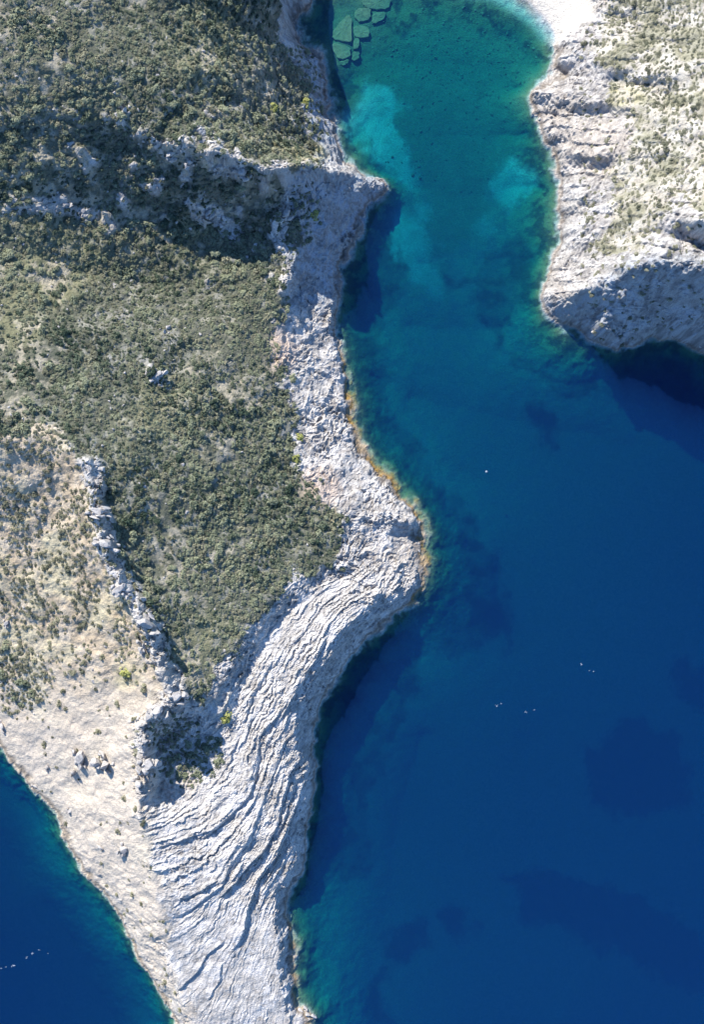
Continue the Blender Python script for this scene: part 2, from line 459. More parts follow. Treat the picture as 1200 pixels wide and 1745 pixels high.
_t = Z / (2.1 - 0.5 * east) + n1 * 0.8 + n2 * 0.35 + GX * 0.05
_f = _t - np.floor(_t)
Z += landf * np.clip(steep * (1 - 0.85 * west) + (0.35 + 0.5 * east) * rockm, 0, 1) * (1 - beach) * (sstep(0.25, 0.75, _f) - _f) * 1.25
hill = np.clip(blob(PX, PY, 310, 330, 300, 170, 12), 0, 1)
Z += landf * hill * (fbm(GX, GY, 13, 4, 95, 0.55) * 3.4 + (ridged(GX, GY, 9, 3, 96) - 0.5) * 1.8)
# outcrops poking through the shaded hillside
oc = sstep(0.30, 0.62, fbm(GX, GY, 7, 3, 21)) * scrub * (blob(PX, PY, 330, 330, 260, 150, 15) + 0.25)
Z += landf * oc * (0.8 + 1.2 * jv)
# east headland: beds running down to the water
u_e = (GX * 0.25 + GY * 0.97)
se = u_e / 4.6 + n1 * 0.55 + n2 * 0.25
saw = (se - np.floor(se))
Z += landf * east * (1 - escrub * 0.6) * (1 - beach) * 1.25 * (0.3 + 0.7 * sstep(-0.2, 0.3, fbm(GX, GY, 10, 3, 80))) * (sstep(0, 0.12, saw) * (1 - saw * 0.9))
Z += landf * east * (1 - beach) * (fbm(GX, GY, 16, 4, 97, 0.6) * 3.2 * sstep(3, 14, Z0))
# bedded slabs: a bed number across the layers, solved between drawn bed lines
M1 = [(500, 1186), (470, 1222), (446, 1252), (440, 1309), (431, 1348), (392, 1387), (368, 1408), (330, 1420), (296, 1429), (257, 1441)]
M2 = [(521, 1231), (488, 1262), (470, 1312), (452, 1360), (431, 1417), (407, 1456), (393, 1474), (379, 1508), (359, 1522), (330, 1545), (285, 1568)]
M3 = [(515, 1294), (494, 1324), (482, 1372), (468, 1420), (450, 1452), (427, 1473), (401, 1504), (362, 1540)]
M4 = [(543, 1309), (515, 1351), (491, 1420), (471, 1466), (455, 1488), (441, 1507), (430, 1533), (424, 1553), (418, 1587), (405, 1612), (390, 1634)]
M5 = [(379, 1644), (376, 1660), (373, 1680), (350, 1718)]
M6 = [(385, 1606), (353, 1630), (344, 1650), (333, 1664), (299, 1698)]
M7 = [(470, 1120), (430, 1190), (420, 1230)]
M8 = [(560, 1080), (530, 1140), (500, 1190), (470, 1240)]
M9 = [(440, 1395), (425, 1440), (380, 1500), (330, 1520), (300, 1530)]
MA = [(505, 1335), (485, 1400), (470, 1430)]
MB_ = [(575, 1110), (545, 1160), (525, 1215), (500, 1290)]
beds = [
    [(640, 940, -2), (500, 1000, -2), (420, 1100, -2), (370, 1200, -2), (300, 1330, -2), (235, 1370, -2)],
    [(x, y, 2.5) for x, y in M1[2:]], [(640, 985, 1), (560, 1030, 1), (490, 1150, 1.2), (446, 1252, 2)],
    [(x, y, 5) for x, y in M2], [(690, 1000, 3.5), (600, 1060, 3.5), (521, 1231, 5)],
    [(x, y, 7.5) for x, y in M3], [(x, y, 10) for x, y in M4],
    [(715, 1000, 6), (660, 1050, 6.5), (600, 1110, 7), (550, 1190, 7.5), (540, 1300, 9.5)],
    [(379, 1644, 10), (350, 1718, 10), (330, 1760, 10)], [(530, 1430, 13), (490, 1500, 13.5), (460, 1560, 13.5), (430, 1660, 13.5), (410, 1745, 13.5), (390, 1850, 13.5)],
    [(500, 1600, 17), (495, 1700, 18), (470, 1850, 18)], [(230, 1560, 5.5), (275, 1680, 8), (310, 1780, 9)],
]


def solve_beds():
    q = []
    for b in beds:
        q.append([(P(x, y, 14.0)[0], P(x, y, 14.0)[1], v) for x, y, v in b])
    global P
    keep = P
    P = lambda *a: a
    r = solve(q)
    P = keep
    return blur(r, 2)


SB = sample(solve_beds(), XS, YS)
sb = SB * 1.0 + n1 * 0.24 + n2 * 0.14 + n3 * 0.09
def beds_relief(s, freq, k):
    t = s * freq + k
    f = t - np.floor(t)
    return f, np.floor(t)
f1, i1 = beds_relief(sb, 1.0, 0.3)
h1 = _tv[(i1.astype(int) * 7) & 255, (i1.astype(int) * 13 + 5) & 255]
f2, i2 = beds_relief(sb + n2 * 0.25 + n3 * 0.06, 2.9, 0.1)
f3, i3 = beds_relief(sb + n2 * 0.2 + n3 * 0.1, 4.7, 0.6)
patch3 = sstep(-0.2, 0.4, fbm(GX, GY, 6, 3, 33))
h2 = _tv[(i2.astype(int) * 3) & 255, (i2.astype(int) * 11 + 9) & 255]
patch = sstep(-0.25, 0.3, vnoise(GX / 8.0 + i1 * 13.7, GY / 8.0 + i1 * 5.1, 31))
patch2 = sstep(-0.25, 0.3, vnoise(GX / 5.0 + i2 * 11.3, GY / 5.0 + i2 * 7.9, 32))
prof = lambda f: f * (1 - sstep(0.9, 0.995, f))
low = 1 - 0.72 * sstep(1490, 1600, PY)
Z += landf * slab * (1 - steep * 0.6) * low * (prof(f1) * (0.35 + 1.1 * h1) * (0.08 + 0.92 * patch) * 0.6 + prof(f2) * (0.15 + 1.1 * h2) * (0.1 + 0.9 * patch2) + prof(f3) * 0.42 * patch3 - 0.3 * (1 - sstep(0.0, 0.14, jd2)) * patch3 * (1 - sstep(1250, 1400, PY)))
Z += landf * slab * (rg3 * 0.35 + rg4 * 0.25 + rg * 0.4) * (1 - 0.65 * sstep(1440, 1560, PY))


def scarp(pts, h, w, zref=14.0):
    """a rock step along a drawn line: high on the near (west) side, dropping to the east"""
    global Z
    q = np.array([P(x, y, zref)[:2] for x, y in pts])
    lo = q.min(0) - 12; hi = q.max(0) + 12
    i0, i1_ = np.searchsorted(XS, [lo[0], hi[0]]); j0, j1 = np.searchsorted(YS, [lo[1], hi[1]])
    X = GX[j0:j1, i0:i1_] + n2[j0:j1, i0:i1_] * 0.5 + n3[j0:j1, i0:i1_] * 0.35; Y = GY[j0:j1, i0:i1_] + n1[j0:j1, i0:i1_] * 0.5
    best = np.full(X.shape, 1e9); side = np.zeros(X.shape); tt = np.zeros(X.shape)
    seg = np.linalg.norm(q[1:] - q[:-1], axis=1); L = seg.sum(); acc = 0
    for (a, b, l) in zip(q[:-1], q[1:], seg):
        d = (b - a) / l
        t = np.clip((X - a[0]) * d[0] + (Y - a[1]) * d[1], 0, l)
        ex = X - (a[0] + d[0] * t); ey = Y - (a[1] + d[1] * t)
        r = np.hypot(ex, ey)
        m = r < best
        side = np.where(m, d[0] * ey - d[1] * ex, side)
        tt = np.where(m, (acc + t) / L, tt); best = np.where(m, r, best); acc += l
    # lines are drawn downwards in the picture: the east side is to the left of travel (positive cross)
    taper = sstep(0, 0.12, tt) * sstep(0, 0.12, 1 - tt)
    up = np.where(side < 0, np.exp(-best / w), 0)
    edge = np.where(side < 0, sstep(0.0, 0.45, best), 0)
    Z[j0:j1, i0:i1_] += h * taper * up * edge - np.where(side > 0, 0.35 * h * taper * np.exp(-best / (w * 0.5)), 0)


scarp(M1, 1.0, 7); scarp(M2, 0.9, 5); scarp(M3, 1.6, 5); scarp(M4, 1.7, 5); scarp(M5, 0.7, 3); scarp(M6, 1.0, 3)
scarp(M7, 0.8, 4); scarp(M8, 1.0, 5); scarp(M9, 0.7, 3); scarp(MA, 1.3, 4); scarp(MB_, 1.1, 4)


def spine(pts, h, w, seed, least=0.45):
    """a jagged rib of blocks along a drawn crest; returns how much of each place is that rib"""
    global Z
    q = np.array([P(x, y, z)[:2] for x, y, z in pts])
    lo = q.min(0) - 10; hi = q.max(0) + 10
    a0, a1 = np.searchsorted(XS, [lo[0], hi[0]]); b0, b1 = np.searchsorted(YS, [lo[1], hi[1]])
    X = GX[b0:b1, a0:a1] + n2[b0:b1, a0:a1] * 1.6; Y = GY[b0:b1, a0:a1] + n1[b0:b1, a0:a1] * 1.6
    best = np.full(X.shape, 1e9)
    for (a, b) in zip(q[:-1], q[1:]):
        l = np.linalg.norm(b - a); d = (b - a) / l
        t = np.clip((X - a[0]) * d[0] + (Y - a[1]) * d[1], 0, l)
        best = np.minimum(best, np.hypot(X - a[0] - d[0] * t, Y - a[1] - d[1] * t))
    v, iv = cells(X + seed, Y * 1.2 + n3[b0:b1, a0:a1] * 0.6, 2.3)
    gap = sstep(-0.25, 0.25, fbm(GX[b0:b1, a0:a1], GY[b0:b1, a0:a1], 7, 3, seed))
    m = 1 - sstep(w * 0.45, w, best + (iv - 0.5) * w * 0.7)
    Z[b0:b1, a0:a1] += m * h * (least + (1 - least) * gap) * (0.45 + 0.75 * iv) - m * 0.5 * (1 - sstep(0, 0.14, v))
    out = np.zeros_like(Z); out[b0:b1, a0:a1] = m * (1 if least > 0.3 else gap)
    return out


RIB = spine([(148, 795, 45), (160, 850, 45), (174, 900, 44), (186, 945, 42), (205, 1000, 41), (238, 1045, 40), (258, 1080, 39), (268, 1110, 37), (290, 1165, 36), (298, 1192, 35),
             (270, 1215, 33), (242, 1240, 31), (240, 1280, 30), (250, 1320, 28), (240, 1350, 26)], 3.2, 3.8, 5)
RIB = np.maximum(RIB, spine([(215, 215, 42), (270, 238, 40), (330, 258, 37), (400, 282, 34), (440, 305, 31)], 2.0, 4.6, 9, 0.05))
RIB = np.maximum(RIB, spine([(495, 330, 22), (478, 375, 20), (470, 410, 18), (500, 440, 17), (482, 490, 16)], 2.2, 3.0, 13))
RIB = np.maximum(RIB, 0.8 * spine([(20, 355, 36), (100, 352, 34), (150, 365, 32)], 1.2, 3.0, 17))
RIB = np.maximum(RIB, 0.8 * spine([(330, 350, 24), (370, 372, 20), (400, 395, 18)], 1.5, 3.4, 19))
RIB = np.maximum(RIB, 0.8 * spine([(340, 225, 40), (365, 240, 38), (200, 190, 43)][:2], 1.2, 3.0, 21))
RIB = np.maximum(RIB, 0.8 * spine([(255, 630, 32), (275, 650, 30)], 1.5, 2.6, 23))

# west slope: small stones and shallow runnels
Z += landf * west * (1 - beach) * (1 - 0.6 * sstep(1100, 1250, PY)) * (0.25 * n3 + 0.35 * np.clip(ridged(GX * 0.6 + GY * 0.8, GY * 0.6 - GX * 0.8, 5, 3, 9) - 0.55, 0, 1))
# sea floor relief
under = 1 - sstep(-1.5, -0.1, Z0)
reef = np.clip(1 - sstep(3.0, 9.0, -Z0), 0, 1)
Z += under * (n2 * 0.35 * reef + n3 * 0.12 * reef)
# broken waterline
shore = np.exp(-(Z0 / 1.2) ** 2) * (1 - beach) * (1 - sstep(0.0, 0.5, at_px(poly_mask([[(560, -140), (880, -100), (960, -20), (960, 75), (900, 60), (820, 0), (560, -40)]], 3), PX, PY)))
Z += shore * (n2 * 0.8 + n3 * 0.5 + rg2 * 0.8)

# ------------------------------------------------------------------ colour of the ground
PX, PY = to_px(GX, GY, Z)
mix = lambda a, b, t: a * (1 - t[..., None]) + b * t[..., None]
c3 = lambda r, g, b: np.array([r, g, b])
c_n = fbm(GX, GY, 3.0, 4, 41)
c_f = fbm(GX, GY, 0.9, 3, 42)
c_b = fbm(GX, GY, 26, 3, 43)
rock = mix(np.broadcast_to(c3(0.46, 0.43, 0.39), GX.shape + (3,)), c3(0.65, 0.615, 0.57), sstep(-0.5, 0.5, c_n))
rock = mix(rock, c3(0.30, 0.28, 0.26), 0.55 * sstep(0.1, 0.6, c_f))
spk = sstep(0.15, 0.5, vnoise(GX / 0.75, GY / 0.75, 77)) * sstep(-0.1, 0.4, fbm(GX, GY, 5, 3, 78))
rock = mix(rock, c3(0.17, 0.16, 0.15), 0.6 * spk)
rock = rock * (1 + 0.10 * slab[..., None])
rock = mix(rock, c3(0.55, 0.47, 0.38), 0.5 * sstep(0.0, 0.6, c_b) * (1 - slab))
crack = (1 - sstep(0.0, 0.09, jd)) * 0.4 * crk + (1 - sstep(-0.3, 0.0, rg3)) * 0.55
rock = mix(rock, c3(0.20, 0.18, 0.17), np.clip(crack * (1 - slab * 0.6) * rockm, 0, 0.7))
bedline = (sstep(0.84, 0.9, f1) * (1 - sstep(0.97, 1.0, f1)) * (0.3 + 0.7 * patch) * 0.5 + sstep(0.8, 0.9, f2) * 0.3) * slab
joint = 0.6 * np.clip((1 - sstep(0.04, 0.11, f1)) * patch * 0.8 + (1 - sstep(0.08, 0.24, f2)) * patch2 * 0.75 + (1 - sstep(0.1, 0.3, f3)) * patch3 * 0.35, 0, 0.85) * slab * (0.45 + 0.55 * low)
rock = mix(rock, c3(0.17, 0.155, 0.145), joint)
rock = mix(rock, c3(0.25, 0.235, 0.22), np.clip(bedline * (0.6 + 0.8 * c_n), 0, 0.7))
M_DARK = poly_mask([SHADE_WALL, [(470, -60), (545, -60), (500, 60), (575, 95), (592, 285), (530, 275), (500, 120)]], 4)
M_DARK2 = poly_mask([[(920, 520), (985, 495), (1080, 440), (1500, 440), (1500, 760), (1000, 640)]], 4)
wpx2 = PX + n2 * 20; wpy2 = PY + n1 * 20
rock = mix(rock, np.clip(rock, 0, 0.5) * c3(0.78, 0.84, 0.92), np.clip(at_px(M_DARK, wpx2, wpy2) + 0.8 * at_px(M_DARK2, wpx2, wpy2), 0, 1))  # paints bluish shade into wall and east cliff; upper coast strip is darker rock
soil = mix(np.broadcast_to(c3(0.47, 0.375, 0.26), GX.shape + (3,)), c3(0.58, 0.49, 0.37), sstep(-0.4, 0.5, c_n))
soil = mix(soil, c3(0.50, 0.46, 0.30), 0.6 * sstep(0.0, 0.5, fbm(GX, GY, 11, 3, 44)))
soil = mix(soil, c3(0.33, 0.28, 0.20), 0.5 * sstep(0.2, 0.6, c_f))
low_w = sstep(1050, 1300, PY) * west
soil = mix(soil, c3(0.63, 0.55, 0.455), low_w * 0.8)
litter = mix(np.broadcast_to(c3(0.135, 0.14, 0.10), GX.shape + (3,)), c3(0.31, 0.30, 0.24), sstep(-0.1, 0.6, c_n))
litter = mix(litter, c3(0.30, 0.285, 0.15), 0.5 * sstep(0.0, 0.5, c_b))
esoil = mix(np.broadcast_to(c3(0.50, 0.455, 0.375), GX.shape + (3,)), c3(0.63, 0.59, 0.51), sstep(-0.3, 0.5, c_n))
esoil = mix(esoil, c3(0.25, 0.24, 0.15), 0.75 * sstep(-0.1, 0.35, fbm(GX, GY, 6, 4, 45, 0.6)))
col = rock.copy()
edge_n = n2 * 0.35 + n3 * 0.2
col = mix(col, soil, np.clip(west * (1 - 0.5 * sstep(0.9, 1.5, slope)) * (1 - RIB), 0, 1))
col = mix(col, litter, sstep(0.35, 0.65, scrub + edge_n) * (1 - np.clip(oc * 1.0 + RIB * 1.3, 0, 1)) * (1 - 0.1 * steep))
bare = np.clip(sstep(0.1, 0.42, fbm(GX, GY, 15, 4, 83, 0.6)) + blob(PX, PY, 275, 865, 60, 50) + blob(PX, PY, 300, 950, 45, 60) + blob(PX, PY, 90, 470, 60, 40, 30) + blob(PX, PY, 330, 1130, 45, 55)
               + blob(PX, PY, 30, 680, 60, 50), 0, 1) * scrub
col = mix(col, c3(0.44, 0.39, 0.29), bare * 0.85 * sstep(-0.25, 0.3, c_n + 0.5 * c_f))
col = mix(col, esoil, sstep(0.35, 0.65, escrub + edge_n) * east)
ylw = np.clip(blob(PX, PY, 530, 262, 32, 22) + blob(PX, PY, 470, 245, 40, 18, 20) * 0.6 + blob(PX, PY, 215, 1150, 30, 30) * 0.6 + blob(PX, PY, 560, 880, 28, 22) * 0.6 + blob(PX, PY, 1065, 165, 35, 20), 0, 1)
col = mix(col, c3(0.46, 0.41, 0.20), ylw * 0.8 * sstep(-0.5, 0.3, c_n))
pink = blob(PX, PY, 10, 865, 40, 25) + blob(PX, PY, 480, 600, 30, 45) + blob(PX, PY, 545, 830, 40, 40)
col = mix(col, c3(0.62, 0.47, 0.36), np.clip(pink, 0, 1) * 0.6 * land)
# wet and weedy band at the waterline
weed_zone = np.clip(sstep(560, 640, PY) * (1 - sstep(1000, 1050, PY)) * sstep(540, 580, PX) * (1 - sstep(780, 800, PX)) + 0.25 + 0.5 * sstep(1540, 1580, PY) * sstep(470, 490, PX), 0, 1) * (1 - beach)
band = sstep(-1.5, -0.5, Z) * (1 - sstep(0.35, 1.0, Z + n3 * 0.4))
col = mix(col, c3(0.33, 0.205, 0.055), band * weed_zone * (0.6 + 0.4 * sstep(-0.3, 0.35, fbm(GX, GY, 5, 4, 84))))
col = mix(col, c3(0.13, 0.10, 0.075), sstep(0.15, 0.5, Z) * (1 - sstep(0.8, 2.0, Z + n3 * 0.6)) * (1 - beach) * 0.6)
col = mix(col, np.broadcast_to(c3(0.74, 0.68, 0.58), col.shape) * (1 + 0.06 * c_f[..., None]), beach * land)

# sea floor: sand, weed-grown rock, seagrass, floor darkened to blend a cliff shadow
D = -Z
sand = mix(np.broadcast_to(c3(0.56, 0.52, 0.40), GX.shape + (3,)), c3(0.64, 0.60, 0.48), sstep(-0.4, 0.4, c_n))
weed = mix(np.broadcast_to(c3(0.20, 0.19, 0.09), GX.shape + (3,)), c3(0.07, 0.075, 0.045), sstep(-0.25, 0.35, c_n + 0.4 * c_f))
grass = np.broadcast_to(c3(0.045, 0.06, 0.04), GX.shape + (3,)) * (1 + 0.4 * c_n[..., None])
wob = fbm(GX, GY, 11, 5, 51, 0.6) * 40
wx = PX + wob; wy = PY + fbm(GX, GY, 11, 5, 52, 0.6) * 40
M_COVE = poly_mask([
    [(700, 40), (900, 70), (930, 130), (890, 200), (880, 260), (830, 330), (800, 400), (760, 430), (735, 380), (720, 300), (690, 215), (640, 150), (640, 90)]], 5)
M_GRASS_SHADE = poly_mask([
    [(760, 440), (800, 470), (850, 440), (900, 380), (900, 460), (880, 540), (850, 600), (800, 490), (770, 480)],
    [(600, 480), (680, 350), (690, 480), (650, 560), (650, 680), (700, 770), (800, 870), (850, 960), (870, 1060), (780, 1110), (700, 1080), (740, 900), (600, 700), (590, 560)],
    [(560, 1190), (640, 1100), (710, 1080), (720, 1180), (650, 1290), (620, 1480), (530, 1540), (545, 1320)],  # not a meadow: dark floor added below the cliff to hide its shadow's edge
    [(870, 590), (960, 650), (1040, 640), (1080, 590), (1200, 640), (1200, 770), (1080, 690), (960, 670), (880, 610)]], 4)
M_GRASS2 = poly_mask([
    [(890, 690), (930, 700), (945, 740), (930, 760), (890, 730)],
    [(990, 1260), (1090, 1230), (1170, 1270), (1180, 1380), (1080, 1410), (1000, 1370)],
    [(640, 1600), (720, 1560), (740, 1590), (670, 1640)], [(750, 1545), (800, 1540), (810, 1580), (770, 1590)], [(620, 1650), (660, 1640), (680, 1745), (640, 1745)],
    [(1150, 1140), (1250, 1120), (1250, 1220), (1170, 1210)], [(850, 1480), (950, 1470), (1200, 1580), (1200, 1700), (1050, 1620), (900, 1560)],
    [(800, 1040), (870, 1020), (880, 1090), (820, 1110)]], 6)
gm = np.clip(at_px(M_GRASS_SHADE, wx, wy), 0, 1)
gm2 = np.clip(at_px(M_GRASS2, wx, wy), 0, 1)
sandp = np.clip(blob(wx, wy, 640, 205, 48, 62, -8) + blob(wx, wy, 680, 270, 35, 60, -25) * 0.8 + blob(wx, wy, 872, 310, 38, 52, 12) * 0.85 + blob(wx, wy, 710, 420, 40, 90, -20) * 0.8
                + blob(wx, wy, 820, 385, 30, 26) * 0.4, 0, 1)
floor = mix(sand, weed, np.clip(1.15 * np.exp(-(D / 7.0)) + 0.3, 0, 1) * (1 - 0.9 * sstep(0.0, 1.0, sandp)))
mott = sstep(-0.2, 0.5, fbm(GX, GY, 4.5, 4, 53))
cove = np.clip(at_px(M_COVE, wx, wy), 0, 1)
floor = mix(floor, np.broadcast_to(c3(0.23, 0.24, 0.125), col.shape) * (1 + 0.3 * c_n[..., None]), cove * 0.75 * (1 - sandp))
floor = mix(floor, grass, gm * (0.45 + 0.4 * mott) * (1 - sandp))
floor = mix(floor, grass, gm2 * 0.8)
floor = mix(floor, np.broadcast_to(c3(0.17, 0.17, 0.095), col.shape) * (1 + 0.3 * c_n[..., None]), np.clip(blob(PX, PY, 605, 60, 60, 70), 0, 1) * 0.8)
shal = at_px(poly_mask([[(560, -140), (880, -120), (990, -20), (962, 72), (930, 72), (900, 38), (840, 0), (700, -22), (560, -50)]], 4), PX, PY)
floor = mix(floor, np.broadcast_to(c3(0.58, 0.53, 0.42), col.shape), np.clip(shal, 0, 1))
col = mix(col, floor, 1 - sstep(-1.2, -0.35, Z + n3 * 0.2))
col = np.clip(col, 0.01, 0.8)

# ------------------------------------------------------------------ materials
def new_mat(name):
    m = bpy.data.materials.new(name)
    m.use_nodes = True
    nt = m.node_tree
    b = nt.nodes['Principled BSDF']
    return m, nt, b


def ground_mat():
    m, nt, b = new_mat('ground')
    N, L = nt.nodes, nt.links
    at = N.new('ShaderNodeAttribute'); at.attribute_name = 'tint'
    geo = N.new('ShaderNodeNewGeometry')
    nz = N.new('ShaderNodeTexNoise'); nz.inputs['Scale'].default_value = 2.2; nz.inputs['Detail'].default_value = 6; nz.inputs['Roughness'].default_value = 0.65
    L.new(geo.outputs['Position'], nz.inputs['Vector'])
    mr = N.new('ShaderNodeMapRange'); mr.inputs[1].default_value = 0.3; mr.inputs[2].default_value = 0.7; mr.inputs[3].default_value = 0.72; mr.inputs[4].default_value = 1.2
    L.new(nz.outputs['Fac'], mr.inputs[0])
    mx = N.new('ShaderNodeMix'); mx.data_type = 'RGBA'; mx.blend_type = 'MULTIPLY'; mx.inputs[0].default_value = 1.0
    L.new(at.outputs['Color'], mx.inputs[6]); L.new(mr.outputs[0], mx.inputs[7])
    L.new(mx.outputs[2], b.inputs['Base Color'])
    b.inputs['Roughness'].default_value = 0.92
    b.inputs['Specular IOR Level'].default_value = 0.15
    bp = N.new('ShaderNodeBump'); bp.inputs['Strength'].default_value = 1.0; bp.inputs['Distance'].default_value = 0.5
    L.new(nz.outputs['Fac'], bp.inputs['Height']); L.new(bp.outputs[0], b.inputs['Normal'])
    return m


MAT_GROUND = ground_mat()


def sheet(name, face_mask, kind='structure'):
    """part of the ground sheet as an object of its own"""
    idx = np.arange(NX * NY).reshape(NY, NX)
    q = np.stack([idx[:-1, :-1], idx[:-1, 1:], idx[1:, 1:], idx[1:, :-1]], -1)[face_mask].reshape(-1, 4)
    used, inv = np.unique(q, return_inverse=True)
    inv = inv.reshape(-1).astype(np.int32)
    co = np.stack([gx[used], gy[used], Z.ravel()[used]], -1).astype(np.float32)
    me = bpy.data.meshes.new(name)
    me.vertices.add(len(used)); me.vertices.foreach_set('co', co.ravel())
    me.loops.add(len(inv)); me.loops.foreach_set('vertex_index', inv)
    me.polygons.add(len(q)); me.polygons.foreach_set('loop_start', np.arange(0, len(inv), 4, dtype=np.int32))
    me.polygons.foreach_set('use_smooth', np.full(len(q), name == 'sea_floor', bool))
    at = me.attributes.new('tint', 'FLOAT_COLOR', 'POINT')
    rgba = np.concatenate([col.reshape(-1, 3)[used], np.ones((len(used), 1))], 1).astype(np.float32)
    at.data.foreach_set('color', rgba.ravel())
    me.update(calc_edges=True)
    me.materials.append(MAT_GROUND)
    o = bpy.data.objects.new(name, me)
    COL.objects.link(o)
    o['kind'] = kind
    return o


fz = np.maximum(np.maximum(Z[:-1, :-1], Z[1:, 1:]), np.maximum(Z[1:, :-1], Z[:-1, 1:]))
fb = beach[:-1, :-1] > 0.5
fpx = PX[:-1, :-1]; fpy = PY[:-1, :-1]
is_land = fz > -0.9
# east of the bay
east_side = (fpx > 720) & (fpy < 900) | (fpx > 800)
beach_f = is_land & fb
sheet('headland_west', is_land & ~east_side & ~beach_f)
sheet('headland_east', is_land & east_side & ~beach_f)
sheet('beach', beach_f)
sheet('sea_floor', ~is_land)

# ------------------------------------------------------------------ the sea: a body of water that absorbs and scatters light
def build_sea():
    bm = bmesh.new()
    e = 1500
    v = [bm.verts.new(p) for p in ((-e, -e, 0), (e, -e, 0), (e, e, 0), (-e, e, 0), (-e, -e, -70), (e, -e, -70), (e, e, -70), (-e, e, -70))]
    for f in ((0, 1, 2, 3), (7, 6, 5, 4), (0, 4, 5, 1), (1, 5, 6, 2), (2, 6, 7, 3), (3, 7, 4, 0)):
        bm.faces.new([v[i] for i in f])
    me = bpy.data.meshes.new('sea'); bm.to_mesh(me); bm.free()
    m = bpy.data.materials.new('sea_water'); m.use_nodes = True
    N, L = m.node_tree.nodes, m.node_tree.links
    N.clear()
    out = N.new('ShaderNodeOutputMaterial')
    tr = N.new('ShaderNodeBsdfTransparent'); tr.inputs['Color'].default_value = (0.97, 0.98, 0.98, 1)
    gl = N.new('ShaderNodeBsdfGlossy'); gl.inputs['Roughness'].default_value = 0.08
    lw = N.new('ShaderNodeLayerWeight'); lw.inputs['Blend'].default_value = 0.5
    pw = N.new('ShaderNodeMath'); pw.operation = 'POWER'; pw.inputs[1].default_value = 5.0
    fr = N.new('ShaderNodeMath'); fr.operation = 'MULTIPLY_ADD'; fr.inputs[1].default_value = 0.9; fr.inputs[2].default_value = 0.02
    L.new(lw.outputs['Facing'], pw.inputs[0]); L.new(pw.outputs[0], fr.inputs[0])
    geo = N.new('ShaderNodeNewGeometry')
    nz = N.new('ShaderNodeTexNoise'); nz.inputs['Scale'].default_value = 0.55; nz.inputs['Detail'].default_value = 4
    L.new(geo.outputs['Position'], nz.inputs['Vector'])
    bp = N.new('ShaderNodeBump'); bp.inputs['Strength'].default_value = 0.35; bp.inputs['Distance'].default_value = 0.3
    L.new(nz.outputs['Fac'], bp.inputs['Height']); L.new(bp.outputs[0], gl.inputs['Normal'])
    mx = N.new('ShaderNodeMixShader')
    L.new(fr.outputs[0], mx.inputs[0]); L.new(tr.outputs[0], mx.inputs[1]); L.new(gl.outputs[0], mx.inputs[2])
    df = N.new('ShaderNodeBsdfDiffuse'); df.inputs['Color'].default_value = (0.0006, 0.0043, 0.0215, 1)   # suspended matter
    as_ = N.new('ShaderNodeAddShader'); L.new(mx.outputs[0], as_.inputs[0]); L.new(df.outputs[0], as_.inputs[1])
    L.new(as_.outputs[0], out.inputs['Surface'])
    va = N.new('ShaderNodeVolumeAbsorption'); vs = N.new('ShaderNodeVolumeScatter'); ad = N.new('ShaderNodeAddShader')
    ka = (0.38, 0.071, 0.055)      # absorption per metre
    ks = (0.0009, 0.0030, 0.0108)     # scattering per metre
    da = 0.45
    va.inputs['Density'].default_value = da; va.inputs['Color'].default_value = tuple(1 - k / da for k in ka) + (1,)
    ds = 0.06
    vs.inputs['Anisotropy'].default_value = -0.3
    vs.inputs['Density'].default_value = ds; vs.inputs['Color'].default_value = tuple(k / ds for k in ks) + (1,)
    L.new(va.outputs[0], ad.inputs[0]); L.new(vs.outputs[0], ad.inputs[1]); L.new(ad.outputs[0], out.inputs['Volume'])
    m.cycles.homogeneous_volume = True
    me.materials.append(m)
    o = bpy.data.objects.new('sea', me); COL.objects.link(o)
    o['kind'] = 'structure'
    return o


build_sea()

# ------------------------------------------------------------------ finding the ground under a point
_i0 = int(np.searchsorted(XS, -125.9)); _j0 = int(np.searchsorted(YS, -180.9))


def ground(x, y):
    i = min(max(int(np.searchsorted(XS, x)) - 1, 0), NX - 2); j = min(max(int(np.searchsorted(YS, y)) - 1, 0), NY - 2)
    fx = (x - XS[i]) / (XS[i + 1] - XS[i]); fy = (y - YS[j]) / (YS[j + 1] - YS[j])
    return float((Z[j, i] * (1 - fx) + Z[j, i + 1] * fx) * (1 - fy) + (Z[j + 1, i] * (1 - fx) + Z[j + 1, i + 1] * fx) * fy)


def stand(px, py):
    """the point of the ground seen at a photograph pixel"""
    z = 10.0
    for _ in range(12):
        x, y, _z = P(px, py, z)
        z = 0.5 * z + 0.5 * ground(x, y)
    x, y, _z = P(px, py, z)
    return x, y, ground(x, y)


def tag(o, label=None, cat=None, group=None, kind=None):
    if label: o['label'] = label
    if cat: o['category'] = cat
    if group: o['group'] = group
    if kind: o['kind'] = kind
    return o


